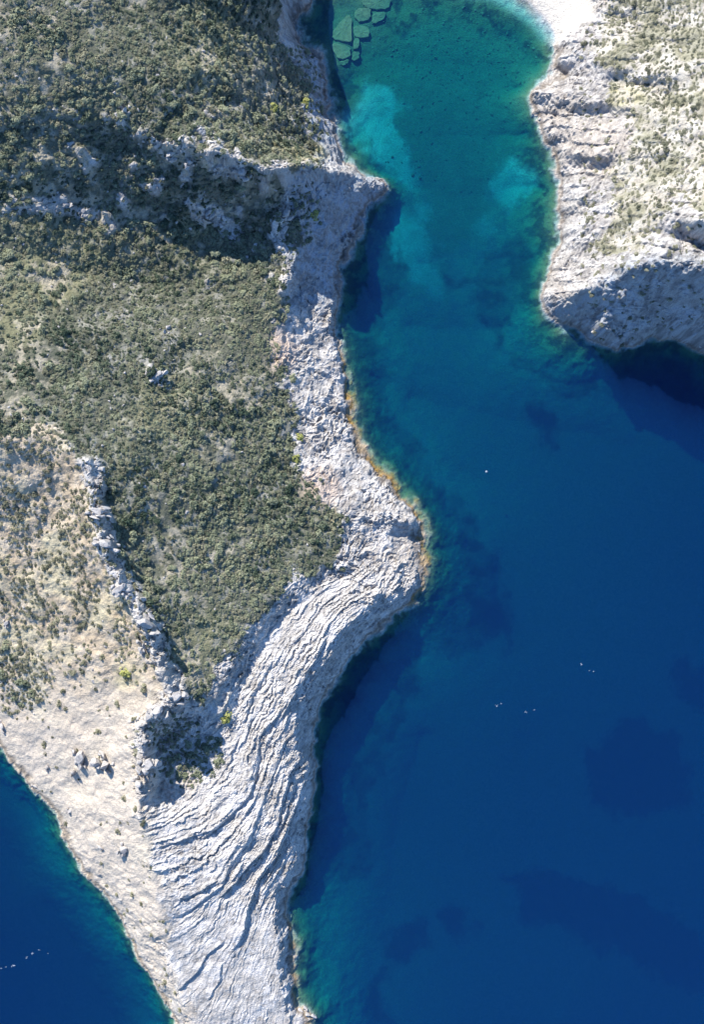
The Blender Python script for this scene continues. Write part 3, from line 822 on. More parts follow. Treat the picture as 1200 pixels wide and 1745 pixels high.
# ------------------------------------------------------------------ rocks
def rock_mat(name, c1, c2, dark):
    m, nt, b = new_mat(name)
    N, L = nt.nodes, nt.links
    geo = N.new('ShaderNodeNewGeometry')
    nz = N.new('ShaderNodeTexNoise'); nz.inputs['Scale'].default_value = 0.9; nz.inputs['Detail'].default_value = 7; nz.inputs['Roughness'].default_value = 0.7
    L.new(geo.outputs['Position'], nz.inputs['Vector'])
    cr = N.new('ShaderNodeValToRGB')
    cr.color_ramp.elements[0].position = 0.3; cr.color_ramp.elements[0].color = dark + (1,)
    cr.color_ramp.elements[1].position = 0.72; cr.color_ramp.elements[1].color = c2 + (1,)
    e = cr.color_ramp.elements.new(0.48); e.color = c1 + (1,)
    L.new(nz.outputs['Fac'], cr.inputs[0]); L.new(cr.outputs[0], b.inputs['Base Color'])
    b.inputs['Roughness'].default_value = 0.9; b.inputs['Specular IOR Level'].default_value = 0.15
    bp = N.new('ShaderNodeBump'); bp.inputs['Strength'].default_value = 0.8; bp.inputs['Distance'].default_value = 0.3
    L.new(nz.outputs['Fac'], bp.inputs['Height']); L.new(bp.outputs[0], b.inputs['Normal'])
    return m


MAT_ROCK = rock_mat('limestone', (0.40, 0.375, 0.35), (0.56, 0.535, 0.50), (0.20, 0.185, 0.17))
MAT_WEEDROCK = rock_mat('weedy_stone', (0.17, 0.17, 0.095), (0.24, 0.23, 0.13), (0.11, 0.115, 0.065))
MAT_SLABROCK = rock_mat('drowned_slab', (0.16, 0.165, 0.09), (0.22, 0.22, 0.125), (0.11, 0.115, 0.06))


def rock_mesh(name, seed, mat, cuts=9, sub=3, rough=0.10):
    r = random.Random(seed)
    bm = bmesh.new()
    bmesh.ops.create_icosphere(bm, subdivisions=sub, radius=1.0)
    pl = []
    for _ in range(cuts):
        n = Vector((r.gauss(0, 1), r.gauss(0, 1), r.gauss(0, 0.8))).normalized()
        pl.append((n, r.uniform(0.38, 0.78)))
    for v in bm.verts:
        p = v.co.copy()
        for n, d in pl:
            k = p.dot(n) - d
            if k > 0: p -= n * k * 0.98
        w = vnoise(np.array([p.x * 2.3 + seed * 3.1 + p.z]), np.array([p.y * 2.3 + p.z * 1.7]), seed)[0]
        w2 = vnoise(np.array([p.x * 6 + seed + p.z * 3]), np.array([p.y * 6 - p.z * 4]), seed + 5)[0]
        v.co = p * (1 + rough * w + rough * 0.5 * w2)
    me = bpy.data.meshes.new(name); bm.to_mesh(me); bm.free()
    me.materials.append(mat)
    return me


def crag_mesh(name, seed, mat, blocks=11):
    r = random.Random(seed)
    bm = bmesh.new()
    for k in range(blocks):
        me = rock_mesh('tmp', seed * 31 + k, mat, 15, 3, 0.07)
        a = r.uniform(0, 6.28); d = 0 if k == 0 else r.uniform(0.35, 0.75)
        q = 0.62 if k == 0 else r.uniform(0.2, 0.5)
        M = Matrix.Translation((d * math.cos(a), d * math.sin(a), r.uniform(-0.5, -0.05) * (1 - q) - (0.15 if k else 0))) @ Matrix.Rotation(r.uniform(0, 6), 4, 'Z') @ Matrix.Diagonal((q, q * r.uniform(0.6, 1), q * r.uniform(0.8, 1.3), 1))
        me.transform(M)
        bm.from_mesh(me)
        bpy.data.meshes.remove(me)
    me = bpy.data.meshes.new(name); bm.to_mesh(me); bm.free(); me.materials.append(mat)
    return me


ROCKS = [crag_mesh('crag', 100 + i, MAT_ROCK) for i in range(8)]
nrock = 0


def rock(name, px, py, sx, sy, sz, rz, label, cat='rock', group=None, sink=0.3, tilt=0.0, me=None):
    """sizes in photograph pixels for sx, sy; metres for sz"""
    global nrock
    o = bpy.data.objects.new(name, me or ROCKS[nrock % len(ROCKS)])
    nrock += 1
    x, y, z = stand(px, py)
    o.location = (x, y, z + sz * (1 - sink) - sz * 0.5)
    o.rotation_euler = (math.radians(tilt), math.radians(tilt * 0.5), math.radians(rz))
    o.scale = (sx * S * 0.62, sy * S * 0.62, sz)
    COL.objects.link(o)
    return tag(o, label, cat, group)


CREST = 'rock crags along the ridge crest'
rock('crag', 166, 872, 20, 46, 4.5, 80, 'upper dark-faced rock crag on the ridge crest beside the green scrub', group=CREST)
rock('crag', 183, 925, 30, 40, 4.0, 60, 'broad white crag on the ridge crest, second of the row from the top', group=CREST)
rock('crag', 205, 1003, 32, 26, 2.4, 20, 'low grey-white crag on the ridge crest, third of the row from the top', group=CREST)
rock('crag', 252, 1066, 30, 52, 7.0, 75, 'tall white crag with a deep blue shadow on its scrub side', group=CREST)
rock('crag', 246, 1100, 22, 26, 4.0, 30, 'small crag leaning against the foot of the tall white crag', group=CREST)
rock('crag', 298, 1185, 40, 34, 6.0, 130, 'pointed crag at the corner of the ridge above the shady hollow', group=CREST, sink=0.4)
rock('crag', 270, 1212, 30, 46, 6.0, -60, 'long steep crag forming the wall of the shady hollow', group=CREST, sink=0.45)
rock('crag', 246, 1262, 24, 22, 4.0, 10, 'small pale crag on the rim of the shady hollow', group=CREST)
rock('crag', 252, 1302, 34, 40, 5.5, 40, 'bright white block on the rim below the pale crag', group=CREST)
rock('crag', 240, 1335, 28, 24, 4.5, 15, 'lowest rim crag casting the dark shadow onto the bedded slabs', group=CREST)
BL = 'boulders on the pale western slope'
rock('boulder', 139, 1290, 30, 44, 5.0, 20, 'upper of the two large boulders on the pale slope above the western shore', 'boulder', BL)
rock('boulder', 125, 1316, 14, 16, 6.5, 10, 'narrow upright rock with a long thin shadow on the pale slope', 'boulder', BL)
rock('boulder', 180, 1302, 46, 34, 7.0, -20, 'largest boulder of the pale slope, with a broad blue shadow', 'boulder', BL)
rock('boulder', 213, 1446, 34, 22, 3.8, 35, 'jagged boulder at the top edge of the pale slope near the bedded slabs', 'boulder', BL)
rock('boulder', 172, 1444, 22, 8, 1.2, -30, 'low rock ledge jutting from the middle of the pale slope', 'boulder', BL)
rock('boulder', 81, 1306, 10, 16, 1.8, 0, 'small dark-sided boulder close above the western waterline', 'boulder', BL)
rock('boulder', 118, 1382, 10, 16, 1.4, 20, 'small boulder low on the pale slope near the western water edge', 'boulder', BL)
rock('boulder', 5, 1238, 16, 22, 2.0, 10, 'boulder at the very border of the picture above the western shore', 'boulder', BL)
rock('boulder', 12, 1062, 14, 18, 2.2, 10, 'bluish-grey boulder on the upper beige slope at the picture border', 'boulder', BL)
rock('boulder', 58, 1340, 16, 8, 1.0, -35, 'flat rock right on the western waterline', 'boulder', BL)
OUT = 'limestone outcrops in the shaded scrub hillside'
for i, (px, py, sx, sy, sz, rz) in enumerate([(212, 187, 34, 22, 3, 10), (352, 190, 26, 20, 3.2, 20), (290, 262, 30, 26, 3.5, 40), (322, 275, 26, 22, 3.2, 0), (372, 282, 34, 26, 4, 20),
                                          (415, 292, 40, 30, 4, 35), (310, 315, 18, 14, 2, 10), (108, 350, 26, 20, 2.6, 0), (55, 357, 34, 18, 2.2, 15), (142, 358, 24, 18, 2.4, 30),
                                          (355, 362, 30, 22, 2.8, 60), (380, 378, 22, 18, 2.4, 0), (215, 388, 22, 16, 2.2, 10), (490, 362, 46, 24, 4.0, 55), (485, 392, 40, 26, 4.0, 30),
                                          (470, 430, 20, 16, 2, 0), (280, 565, 30, 22, 3, 30), (345, 240, 40, 18, 2.6, 25), (462, 275, 26, 16, 2.4, 0), (195, 490, 20, 16, 1.8, 0),
                                          (265, 640, 46, 22, 2.6, 35), (20, 300, 30, 16, 2.2, 0), (120, 245, 26, 18, 2.4, 0), (435, 420, 22, 18, 2.2, 40)]):
    names = ['grey outcrop crowning the hillside above the shaded band', 'outcrop with a dark hollow in front, on the sunny upper scrub', 'leftmost outcrop of the white crest above the shaded band',
             'second white outcrop of the crest from the scrub side', 'middle white outcrop of the crest over the dark shade', 'biggest white outcrop of the crest, nearest the bay',
             'small lone stone in the dark shade under the crest', 'pale outcrop of the trio in the shaded scrub far from the bay', 'long low outcrop of the trio, farthest from the bay',
             'rounded outcrop of the trio, nearest the bay', 'slanting outcrop in the dark middle of the shaded hillside', 'small outcrop just below the slanting one in the shade',
             'lone small outcrop below the trio of pale rocks', 'long grey rib of rock beside the dark ravine', 'lower rib of rock beside the dark ravine', 'small rock below the ribs at the ravine foot',
             'grey bluff standing in the middle of the main scrub slope', 'sloping rock shelf just above the crest of outcrops', 'pale stone on the crest above the dark ravine',
             'small stone on the light patch in the scrub', 'long grey bluff with a dark foot in the scrub slope', 'low stone in the scrub at the picture border', 'stone on the edge of the shaded band, far from the bay',
             'stone in the scrub at the head of the shaded cliff']
    rock('rock_outcrop', px, py, sx * 0.85, sy * 0.85, sz * 0.8, rz, names[i], 'outcrop', OUT, sink=0.6)
rock('boulder', 524, 1729, 34, 16, 1.8, -35, 'flat pale rock spit at the waterline at the foot of the slab', 'boulder', sink=0.4)

# drowned slabs at the head of the bay
def slab_obj(pts, top, label):
    bm = bmesh.new()
    q = [(440 + a / 4.615, b / 4.615) for a, b in pts]
    w = [P(x, y, top) for x, y in q]
    cx = sum(p[0] for p in w) / len(w); cy = sum(p[1] for p in w) / len(w)
    for _ in range(1):      # worn corners
        w = [tuple(a[k] * f + b[k] * (1 - f) for k in range(3)) for a, b in zip(w, w[1:] + w[:1]) for f in (0.78, 0.22)]
    ring = []
    n = len(w)
    for i in range(n):
        a, b = w[i], w[(i + 1) % n]
        for k in range(2):
            t = k / 2
            jx, jy = random.uniform(-.2, .2), random.uniform(-.2, .2)
            ring.append(((a[0] + (b[0] - a[0]) * t - cx) * 0.99 + jx, (a[1] + (b[1] - a[1]) * t - cy) * 0.99 + jy))
    lo = [bm.verts.new((x * 1.03, y * 1.03, -1.1)) for x, y in ring]
    mid = [bm.verts.new((x, y, -0.12 + random.uniform(-.05, .05))) for x, y in ring]
    inn = [bm.verts.new((x * 0.93, y * 0.93, random.uniform(-.06, .06))) for x, y in ring]
    in2 = [bm.verts.new((x * 0.5, y * 0.5, random.uniform(-.05, .12))) for x, y in ring]
    c = bm.verts.new((0, 0, 0.05))
    m = len(ring)
    for i in range(m):
        j = (i + 1) % m
        bm.faces.new((lo[i], lo[j], mid[j], mid[i])); bm.faces.new((mid[i], mid[j], inn[j], inn[i])); bm.faces.new((inn[i], inn[j], in2[j], in2[i])); bm.faces.new((in2[i], in2[j], c))
    bmesh.ops.recalc_face_normals(bm, faces=bm.faces)
    me = bpy.data.meshes.new('submerged_slab'); bm.to_mesh(me); bm.free(); me.materials.append(MAT_SLABROCK)
    o = bpy.data.objects.new('submerged_slab', me); o.location = (cx, cy, top - 0.65); COL.objects.link(o)
    o.rotation_euler = (random.uniform(-.07, .07), random.uniform(-.07, .07), 0)
    tag(o, label, 'rock slab', 'drowned rock slabs at the head of the bay')


for pts, top, lab in [
    ([(590, 230), (640, 170), (715, 100), (738, 150), (742, 315), (700, 326), (575, 298)], -0.75, 'largest pale slab under the clear water, beside the shaded inlet'),
    ([(560, 330), (725, 348), (732, 440), (650, 468), (600, 425)], -0.85, 'slab under water just below the largest pale one'),
    ([(515, 355), (552, 328), (592, 425), (572, 478), (512, 418)], -0.7, 'slab touching the rocky shore at the mouth of the shaded inlet'),
    ([(752, 295), (803, 292), (794, 368), (744, 382)], -1.1, 'small square slab under water right of the largest one'),
    ([(752, 190), (862, 190), (884, 275), (805, 300), (748, 272)], -1.0, 'broad greenish slab under water beyond the largest one'),
    ([(760, 75), (800, 55), (895, 55), (882, 140), (805, 170), (755, 130)], -0.8, 'slab under water at the outer edge of the shaded inlet'),
    ([(912, 85), (1010, 90), (1000, 140), (905, 185), (890, 150)], -1.2, 'dark-edged slab farthest into the open bay'),
    ([(815, -30), (1055, -30), (1025, 60), (910, 70), (825, 45)], -0.9, 'long slab under water cut by the upper picture border'),
    ([(742, 392), (800, 402), (792, 458), (738, 478)], -1.3, 'lowest of the small slabs under water'),
    ([(605, 485), (722, 452), (700, 500), (640, 512)], -1.3, 'thin slab under water at the lower rim of the slab field')]:
    slab_obj(pts, top, lab)

# ------------------------------------------------------------------ shrubs
def leaf_mat(name, c_lo, c_hi):
    m, nt, b = new_mat(name)
    N, L = nt.nodes, nt.links
    oi = N.new('ShaderNodeObjectInfo')
    geo = N.new('ShaderNodeNewGeometry')
    nz = N.new('ShaderNodeTexNoise'); nz.inputs['Scale'].default_value = 0.045; nz.inputs['Detail'].default_value = 4
    L.new(geo.outputs['Position'], nz.inputs['Vector'])
    ad = N.new('ShaderNodeMath'); ad.operation = 'ADD'
    mu = N.new('ShaderNodeMath'); mu.operation = 'MULTIPLY_ADD'; mu.inputs[1].default_value = 2.8; mu.inputs[2].default_value = -1.25
    L.new(nz.outputs['Fac'], mu.inputs[0])
    mr = N.new('ShaderNodeMath'); mr.operation = 'MULTIPLY'; mr.inputs[1].default_value = 0.95
    L.new(oi.outputs['Random'], mr.inputs[0])
    L.new(mu.outputs[0], ad.inputs[0]); L.new(mr.outputs[0], ad.inputs[1])
    at = N.new('ShaderNodeAttribute'); at.attribute_name = 'leaf'
    ad2 = N.new('ShaderNodeMath'); ad2.operation = 'ADD'
    ml = N.new('ShaderNodeMath'); ml.operation = 'MULTIPLY'; ml.inputs[1].default_value = 0.35
    L.new(at.outputs['Fac'], ml.inputs[0]); L.new(ad.outputs[0], ad2.inputs[0]); L.new(ml.outputs[0], ad2.inputs[1])
    cr = N.new('ShaderNodeValToRGB')
    cr.color_ramp.elements[0].position = 0.1; cr.color_ramp.elements[0].color = c_lo + (1,)
    cr.color_ramp.elements[1].position = 1.0; cr.color_ramp.elements[1].color = c_hi + (1,)
    L.new(ad2.outputs[0], cr.inputs[0]); L.new(cr.outputs[0], b.inputs['Base Color'])
    b.inputs['Roughness'].default_value = 0.7; b.inputs['Specular IOR Level'].default_value = 0.2
    return m


MAT_SCRUB = leaf_mat('scrub_leaves', (0.042, 0.066, 0.042), (0.265, 0.28, 0.175))
MAT_GREY = leaf_mat('grey_green_leaves', (0.12, 0.125, 0.08), (0.28, 0.27, 0.175))
MAT_LIME = leaf_mat('yellow_green_leaves', (0.22, 0.24, 0.07), (0.38, 0.38, 0.12))


def shrub_mesh(name, seed, mat, n=230, flat=0.75):
    """a dome of leaf sprays: uneven outline, gaps, light and dark clumps"""
    r = np.random.default_rng(seed)
    lob = [(0, 0, 0.15, 0.72)]
    for _ in range(6):
        a = r.uniform(0, 2 * math.pi); d = r.uniform(0.3, 0.72)
        lob.append((d * math.cos(a), d * math.sin(a), r.uniform(0.0, 0.4), r.uniform(0.28, 0.52)))
    V = []; F = []; A = []
    while len(F) < n:
        lx, ly, lz, lr = lob[r.integers(0, len(lob))]
        d = r.normal(size=3); d[2] = abs(d[2]) * 0.9 + 0.05; d /= np.linalg.norm(d)
        p = np.array([lx, ly, lz]) + d * lr * r.uniform(0.75, 1.05)
        p[2] *= flat
        nrm = d + np.array([0, 0, 0.35]) + r.normal(size=3) * 0.28; nrm /= np.linalg.norm(nrm)
        u = np.cross(nrm, r.normal(size=3)); u /= np.linalg.norm(u); v = np.cross(nrm, u)
        s = r.uniform(0.11, 0.22)
        k = len(V)
        V += [p - u * s, p - v * s * 0.55, p + u * s, p + v * s * 0.55 + nrm * s * 0.2]
        F.append((k, k + 1, k + 2, k + 3)); A += [r.uniform(-1, 1)] * 4
    me = bpy.data.meshes.new(name)
    me.from_pydata([tuple(v) for v in V], [], F)
    at = me.attributes.new('leaf', 'FLOAT', 'POINT'); at.data.foreach_set('value', np.array(A, np.float32))
    me.materials.append(mat)
    return me


SHRUBS = [shrub_mesh('scrub', 200 + i, MAT_SCRUB) for i in range(6)]
GREYS = [shrub_mesh('grey_shrub', 300 + i, MAT_GREY) for i in range(4)]
LIMES = [shrub_mesh('lime_shrub', 400 + i, MAT_LIME) for i in range(2)]

# where shrubs grow
def dens_at(x, y, z, px, py):
    s = at_px(M_SCRUB, px, py)
    w = at_px(M_WEST, px, py)
    e = at_px(M_ESCRUB, px, py)
    return s, w, e


NC = 150000
cx_ = rng.uniform(-125, 125, NC); cy_ = rng.uniform(-180, 180, NC)
ci = np.clip(np.searchsorted(XS, cx_) - 1, 0, NX - 2); cj = np.clip(np.searchsorted(YS, cy_) - 1, 0, NY - 2)
tx = (cx_ - XS[ci]) / (XS[ci + 1] - XS[ci]); ty = (cy_ - YS[cj]) / (YS[cj + 1] - YS[cj])
cz_ = (Z[cj, ci] * (1 - tx) + Z[cj, ci + 1] * tx) * (1 - ty) + (Z[cj + 1, ci] * (1 - tx) + Z[cj + 1, ci + 1] * tx) * ty
cpx, cpy = to_px(cx_, cy_, cz_)
wpx_ = cpx + fbm(cx_, cy_, 8, 5, 61, 0.65) * 38; wpy_ = cpy + fbm(cx_, cy_, 8, 5, 62, 0.65) * 38
ds, dw, de = dens_at(cx_, cy_, cz_, wpx_, wpy_)
barec = bare[cj, ci]; occ = np.clip(oc[cj, ci] + RIB[cj, ci], 0, 1); stc = steep[cj, ci]
clump = fbm(cx_, cy_, 9, 3, 81)
clear = fbm(cx_, cy_, 15, 4, 83, 0.6)
tan_ = np.clip(blob(cpx, cpy, 325, 1125, 45, 65) + blob(cpx, cpy, 275, 870, 50, 45) + blob(cpx, cpy, 290, 955, 45, 55) + blob(cpx, cpy, 95, 480, 55, 40, 30) + blob(cpx, cpy, 25, 690, 60, 45) + 0.7 * blob(cpx, cpy, 540, 262, 35, 20), 0, 1)
dens_s = sstep(0.35, 0.6, ds) * (1 - 0.75 * tan_) * (1 - 0.72 * sstep(0.15, 0.5, clear + 0.25 * clump)) * (1 - 0.3 * barec) * (1 - 0.8 * occ) * (1 - 0.2 * stc)
west_fall = 1 - sstep(980, 1180, cpy)
dens_w = dw * (0.06 + 0.55 * sstep(-0.25, 0.35, clump)) * west_fall + dw * 0.10 * np.clip(blob(cpx, cpy, 30, 1160, 50, 60), 0, 1) * 6 + dw * 0.012
dens_e = de * (0.3 + 0.7 * sstep(-0.3, 0.3, clump)) * (1 - 0.7 * stc)
hollow = np.clip(blob(cpx, cpy, 320, 1290, 60, 50) + blob(cpx, cpy, 290, 1250, 45, 35), 0, 1) * 0.55
ravine = np.clip(blob(cpx, cpy, 520, 360, 24, 60), 0, 1) * 0.6
edge_e = at_px(M_EAST, cpx, cpy) * (cpx > 990) * 0.06
upper = np.clip(blob(cpx, cpy, 520, 190, 35, 110), 0, 1) * 0.45
dens = np.clip(dens_s + (dens_w + dens_e + hollow + ravine + edge_e + upper) * (1 - ds), 0, 1)
ok = (cz_ > 1.6) & (rng.random(NC) < dens) & (np.array(beach[cj, ci]) < 0.1) & (cpx > -15) & (cpx < 1215) & (cpy > -15) & (cpy < 1760)
cand = np.nonzero(ok)[0]
clumpn = sstep(-0.35, 0.45, fbm(cx_, cy_, 12, 4, 87, 0.6))
cell = {}
PLANTS = []      # x, y, z, radius, zone, px, py
for i in cand:
    zone = 'scrub' if ds[i] > 0.4 else ('west' if dw[i] > 0.3 else ('east' if cpx[i] > 850 else 'cliff'))
    big = rng.random()
    if zone == 'scrub': r = (0.42 + 1.25 * big ** 2.6) * (0.75 + 0.75 * float(clumpn[i]))
    elif zone == 'west': r = 0.55 + 0.95 * big ** 2
    elif zone == 'east': r = 0.6 + 0.9 * big ** 1.6
    else: r = 0.7 + 0.9 * big ** 2
    x, y = cx_[i], cy_[i]
    gi, gj = int(x // 2), int(y // 2)
    bad = False
    for a in (-1, 0, 1):
        for b_ in (-1, 0, 1):
            for (qx, qy, qr) in cell.get((gi + a, gj + b_), ()):
                if (qx - x) ** 2 + (qy - y) ** 2 < ((0.38 if zone == 'scrub' else 0.55) * (qr + r)) ** 2:
                    bad = True; break
            if bad: break
        if bad: break
    if bad: continue
    cell.setdefault((gi, gj), []).append((x, y, r))
    PLANTS.append((x, y, cz_[i], r, zone, cpx[i], cpy[i]))
print('plants', len(PLANTS))

LAND = [((166, 872), 'the upper dark-faced crag'), ((183, 925), 'the broad white crag'), ((205, 1003), 'the low crag'), ((252, 1066), 'the tall white crag'),
        ((298, 1185), 'the pointed crag'), ((160, 1305), 'the two boulders'), ((660, 325), 'the rock spur'), ((415, 292), 'the crest outcrops'), ((520, 360), 'the dark ravine'),
        ((280, 565), 'the grey bluff'), ((710, 885), 'the rounded point'), ((480, 1010), 'the slab top'), ((310, 1270), 'the shady hollow'), ((1110, 140), 'the eastern pit'),
        ((1175, 395), 'the eastern notch'), ((960, 20), 'the white beach'), ((1050, 185), 'the eastern rib'), ((1100, 450), 'the eastern cliff'),
        ((0, 1275), 'the western shore'), ((10, 865), 'the reddish patch'), ((275, 865), 'the bare patch'), ((540, 50), 'the shaded inlet'), ((90, 350), 'the pale trio of rocks'),
        ((1000, 270), 'the lower eastern rib'), ((350, 190), 'the hollowed outcrop'), ((30, 1160), 'the thicket'), ((540, 700), 'the shore rocks'), ((250, 60), 'the upper hillside'), ((80, 600), 'the scrub by the border'),
        ((400, 700), 'the middle of the scrub')]


def describe(px, py, r, zone, tone):
    ds_ = sorted(((px - a) ** 2 + (py - b_) ** 2, n, a, b_) for (a, b_), n in LAND)
    d2, n, a, b_ = ds_[0]
    ang = math.degrees(math.atan2(b_ - py, px - a)) % 360
    side = ['right of', 'upper right of', 'above', 'upper left of', 'left of', 'lower left of', 'below', 'lower right of'][int((ang + 22.5) // 45) % 8]
    d = math.sqrt(d2)
    far = 'close' if d < 40 else ('near' if d < 85 else 'well' if d < 150 else 'far')
    size = 'big' if r > 1.42 else ('medium' if r > 1.1 else 'small')
    return f'{size} {tone} shrub {far} {side} {n}'


GROUP_OF = {'scrub': 'larger shrubs of the dense hillside scrub', 'west': 'shrubs dotted over the pale western slope', 'east': 'shrubs of the eastern headland', 'cliff': 'shrubs among the shore rocks and hollows'}
TONE = {'scrub': 'dark green', 'west': 'grey-green', 'east': 'olive', 'cliff': 'green'}


def plant(x, y, z, r, zone, px, py, me=None, label=None, tone=None):
    me = me or (random.choice(SHRUBS) if zone in ('scrub', 'cliff') else random.choice(GREYS))
    o = bpy.data.objects.new('shrub', me)
    o.location = (x, y, z - 0.12 * r)
    o.rotation_euler = (0, 0, random.uniform(0, 6.28))
    o.scale = (r, r * random.uniform(0.85, 1.1), r * random.uniform(0.85, 1.15))
    COL.objects.link(o)
    return tag(o, label or describe(px, py, r, zone, tone or TONE[zone]), 'shrub', GROUP_OF[zone])


for px, py, r, me, lab in [
    (508, 745, 2.2, LIMES[0], 'bright yellow-green bush with a dark shadow on the white shore rocks'),
    (503, 782, 1.9, LIMES[1], 'lower yellow-green bush at the scrub edge beside a dark cleft'),
    (566, 884, 2.3, GREYS[0], 'olive bush at the tip of the scrub over the rounded point'),
    (384, 1222, 2.6, LIMES[1], 'lone round bright bush where the scrub meets the bedded slabs'),
    (372, 1264, 2.2, SHRUBS[1], 'bush at the upper end of the hedge line in the shady hollow'),
    (347, 1277, 2.1, SHRUBS[2], 'second bush of the hedge line in the shady hollow'),
    (322, 1287, 2.2, SHRUBS[3], 'third bush of the hedge line in the shady hollow'),
    (296, 1292, 2.6, SHRUBS[4], 'dark bush at the lower end of the hedge line in the hollow'),
    (376, 1298, 1.9, SHRUBS[5], 'bush sitting apart at the outer rim of the hollow'),
    (310, 1322, 2.3, SHRUBS[0], 'dark bush on the shadow line below the hollow'),
    (335, 1318, 1.8, SHRUBS[1], 'small bush next to the dark one below the hollow'),
    (213, 1143, 2.7, LIMES[0], 'olive bush patch on the bare slope left of the pointed crag'),
    (245, 1172, 1.9, GREYS[1], 'small grey-green bush just under the olive patch by the pointed crag'),
    (585, 968, 1.6, SHRUBS[2], 'tiny green bush in the blue shadow above the slabs'),
    (535, 365, 2.0, LIMES[1], 'sunlit yellowish bush inside the dark ravine'),
    (463, 185, 2.4, LIMES[0], 'yellow-green bush in the upper scrub near the bay'),
    (520, 175, 2.0, LIMES[1], 'yellow-green bush on the rocky strip beside the upper bay'),
    (232, 1282, 1.6, GREYS[2], 'small bush on the sunny rim above the shady hollow'),
    (10, 1098, 2.4, SHRUBS[0], 'topmost grey-green bush of the thicket at the picture border above the western shore'),
    (22, 1122, 2.0, SHRUBS[1], 'second bush of the border thicket, just below the topmost'),
    (6, 1150, 2.6, SHRUBS[2], 'wide bush of the border thicket touching the picture border'),
    (38, 1162, 2.5, SHRUBS[3], 'round bush in the middle of the border thicket'),
    (24, 1185, 2.2, SHRUBS[0], 'bush below the round one in the border thicket'),
    (54, 1182, 2.2, SHRUBS[1], 'outermost bush of the border thicket, farthest from the picture border'),
    (36, 1202, 1.9, SHRUBS[2], 'lowest bush of the border thicket with a dark foot'),
    (232, 1380, 1.5, GREYS[3], 'small bush on the crest where slabs and pale slope meet'),
]:
    x, y, z = stand(px, py)
    plant(x, y, z, r, 'cliff', px, py, me, lab)

order = sorted(range(len(PLANTS)), key=lambda i: -PLANTS[i][3])
SHARE = {'scrub': 80, 'west': 105, 'east': 55, 'cliff': 30}
chosen = []
for i in order:
    if SHARE[PLANTS[i][4]] > 0:
        SHARE[PLANTS[i][4]] -= 1
        chosen.append(i)
single = set(chosen)
named = {}
for i in chosen:
    x, y, z, r, zone, px, py = PLANTS[i]
    named.setdefault(describe(px, py, r, zone, TONE[zone]), []).append(i)
ORD = ['second', 'third', 'fourth', 'fifth', 'sixth', 'seventh', 'eighth', 'ninth', 'tenth']
for lab, ids in named.items():
    ids.sort(key=lambda i: PLANTS[i][5])
    for k, i in enumerate(ids):
        pre = '' if len(ids) == 1 else 'leftmost ' if k == 0 else 'rightmost ' if k == len(ids) - 1 else ORD[k - 1] + ' from left '
        plant(*PLANTS[i], label=pre + lab)
rest = [PLANTS[i] for i in order if i not in single]


def scatter(name, pts, meshes, label, cat, squash=(0.85, 1.15)):
    """many copies of a few meshes as one object"""
    n = len(pts)
    me = bpy.data.meshes.new(name)
    me.from_pydata([(p[0], p[1], p[2] - 0.12 * p[3]) for p in pts], [], [])
    a = me.attributes.new('sz', 'FLOAT_VECTOR', 'POINT')
    sc = np.array([[p[3] * random.uniform(0.8, 1.3), p[3] * random.uniform(0.75, 1.2), p[3] * random.uniform(*squash)] for p in pts], np.float32)
    a.data.foreach_set('vector', sc.ravel())
    a = me.attributes.new('rot', 'FLOAT_VECTOR', 'POINT')
    ro = np.zeros((n, 3), np.float32); ro[:, 2] = rng.uniform(0, 6.28, n); ro[:, :2] = rng.uniform(-0.15, 0.15, (n, 2))
    a.data.foreach_set('vector', ro.ravel())
    a = me.attributes.new('pick', 'INT', 'POINT')
    a.data.foreach_set('value', rng.integers(0, len(meshes), n).astype(np.int32))
    o = bpy.data.objects.new(name, me); COL.objects.link(o)
    kit = bpy.data.collections.new(name + '_kit')
    for k, m in enumerate(meshes):
        po = bpy.data.objects.new(f'{name}_pattern', m); kit.objects.link(po)
    ng = bpy.data.node_groups.new(name, 'GeometryNodeTree')
    ng.interface.new_socket('Geometry', in_out='INPUT', socket_type='NodeSocketGeometry')
    ng.interface.new_socket('Geometry', in_out='OUTPUT', socket_type='NodeSocketGeometry')
    N, L = ng.nodes, ng.links
    gi = N.new('NodeGroupInput'); go = N.new('NodeGroupOutput')
    ci = N.new('GeometryNodeCollectionInfo'); ci.inputs['Collection'].default_value = kit; ci.inputs['Separate Children'].default_value = True; ci.inputs['Reset Children'].default_value = True
    ip = N.new('GeometryNodeInstanceOnPoints'); ip.inputs['Pick Instance'].default_value = True
    def attr(nm, t):
        q = N.new('GeometryNodeInputNamedAttribute'); q.data_type = t; q.inputs['Name'].default_value = nm
        return next(s for s in q.outputs if s.enabled and s.name == 'Attribute')
    L.new(gi.outputs[0], ip.inputs['Points']); L.new(ci.outputs[0], ip.inputs['Instance'])
    L.new(attr('sz', 'FLOAT_VECTOR'), ip.inputs['Scale']); L.new(attr('pick', 'INT'), ip.inputs['Instance Index'])
    e2r = N.new('FunctionNodeEulerToRotation'); L.new(attr('rot', 'FLOAT_VECTOR'), e2r.inputs[0]); L.new(e2r.outputs[0], ip.inputs['Rotation'])
    L.new(ip.outputs[0], go.inputs[0])
    md = o.modifiers.new('scatter', 'NODES'); md.node_group = ng
    return tag(o, label, cat, None, 'stuff')


scatter('scrub', [p for p in rest if p[4] in ('scrub', 'cliff')], SHRUBS + GREYS[:2], 'dense low dark green scrub covering the western hillside', 'scrub')
scatter('slope_scrub', [p for p in rest if p[4] == 'west'], GREYS, 'sparse grey-green tufts scattered over the pale western slope', 'scrub')
scatter('headland_scrub', [p for p in rest if p[4] == 'east'], GREYS, 'patchy olive scrub over the eastern headland', 'scrub', (0.45, 0.7))

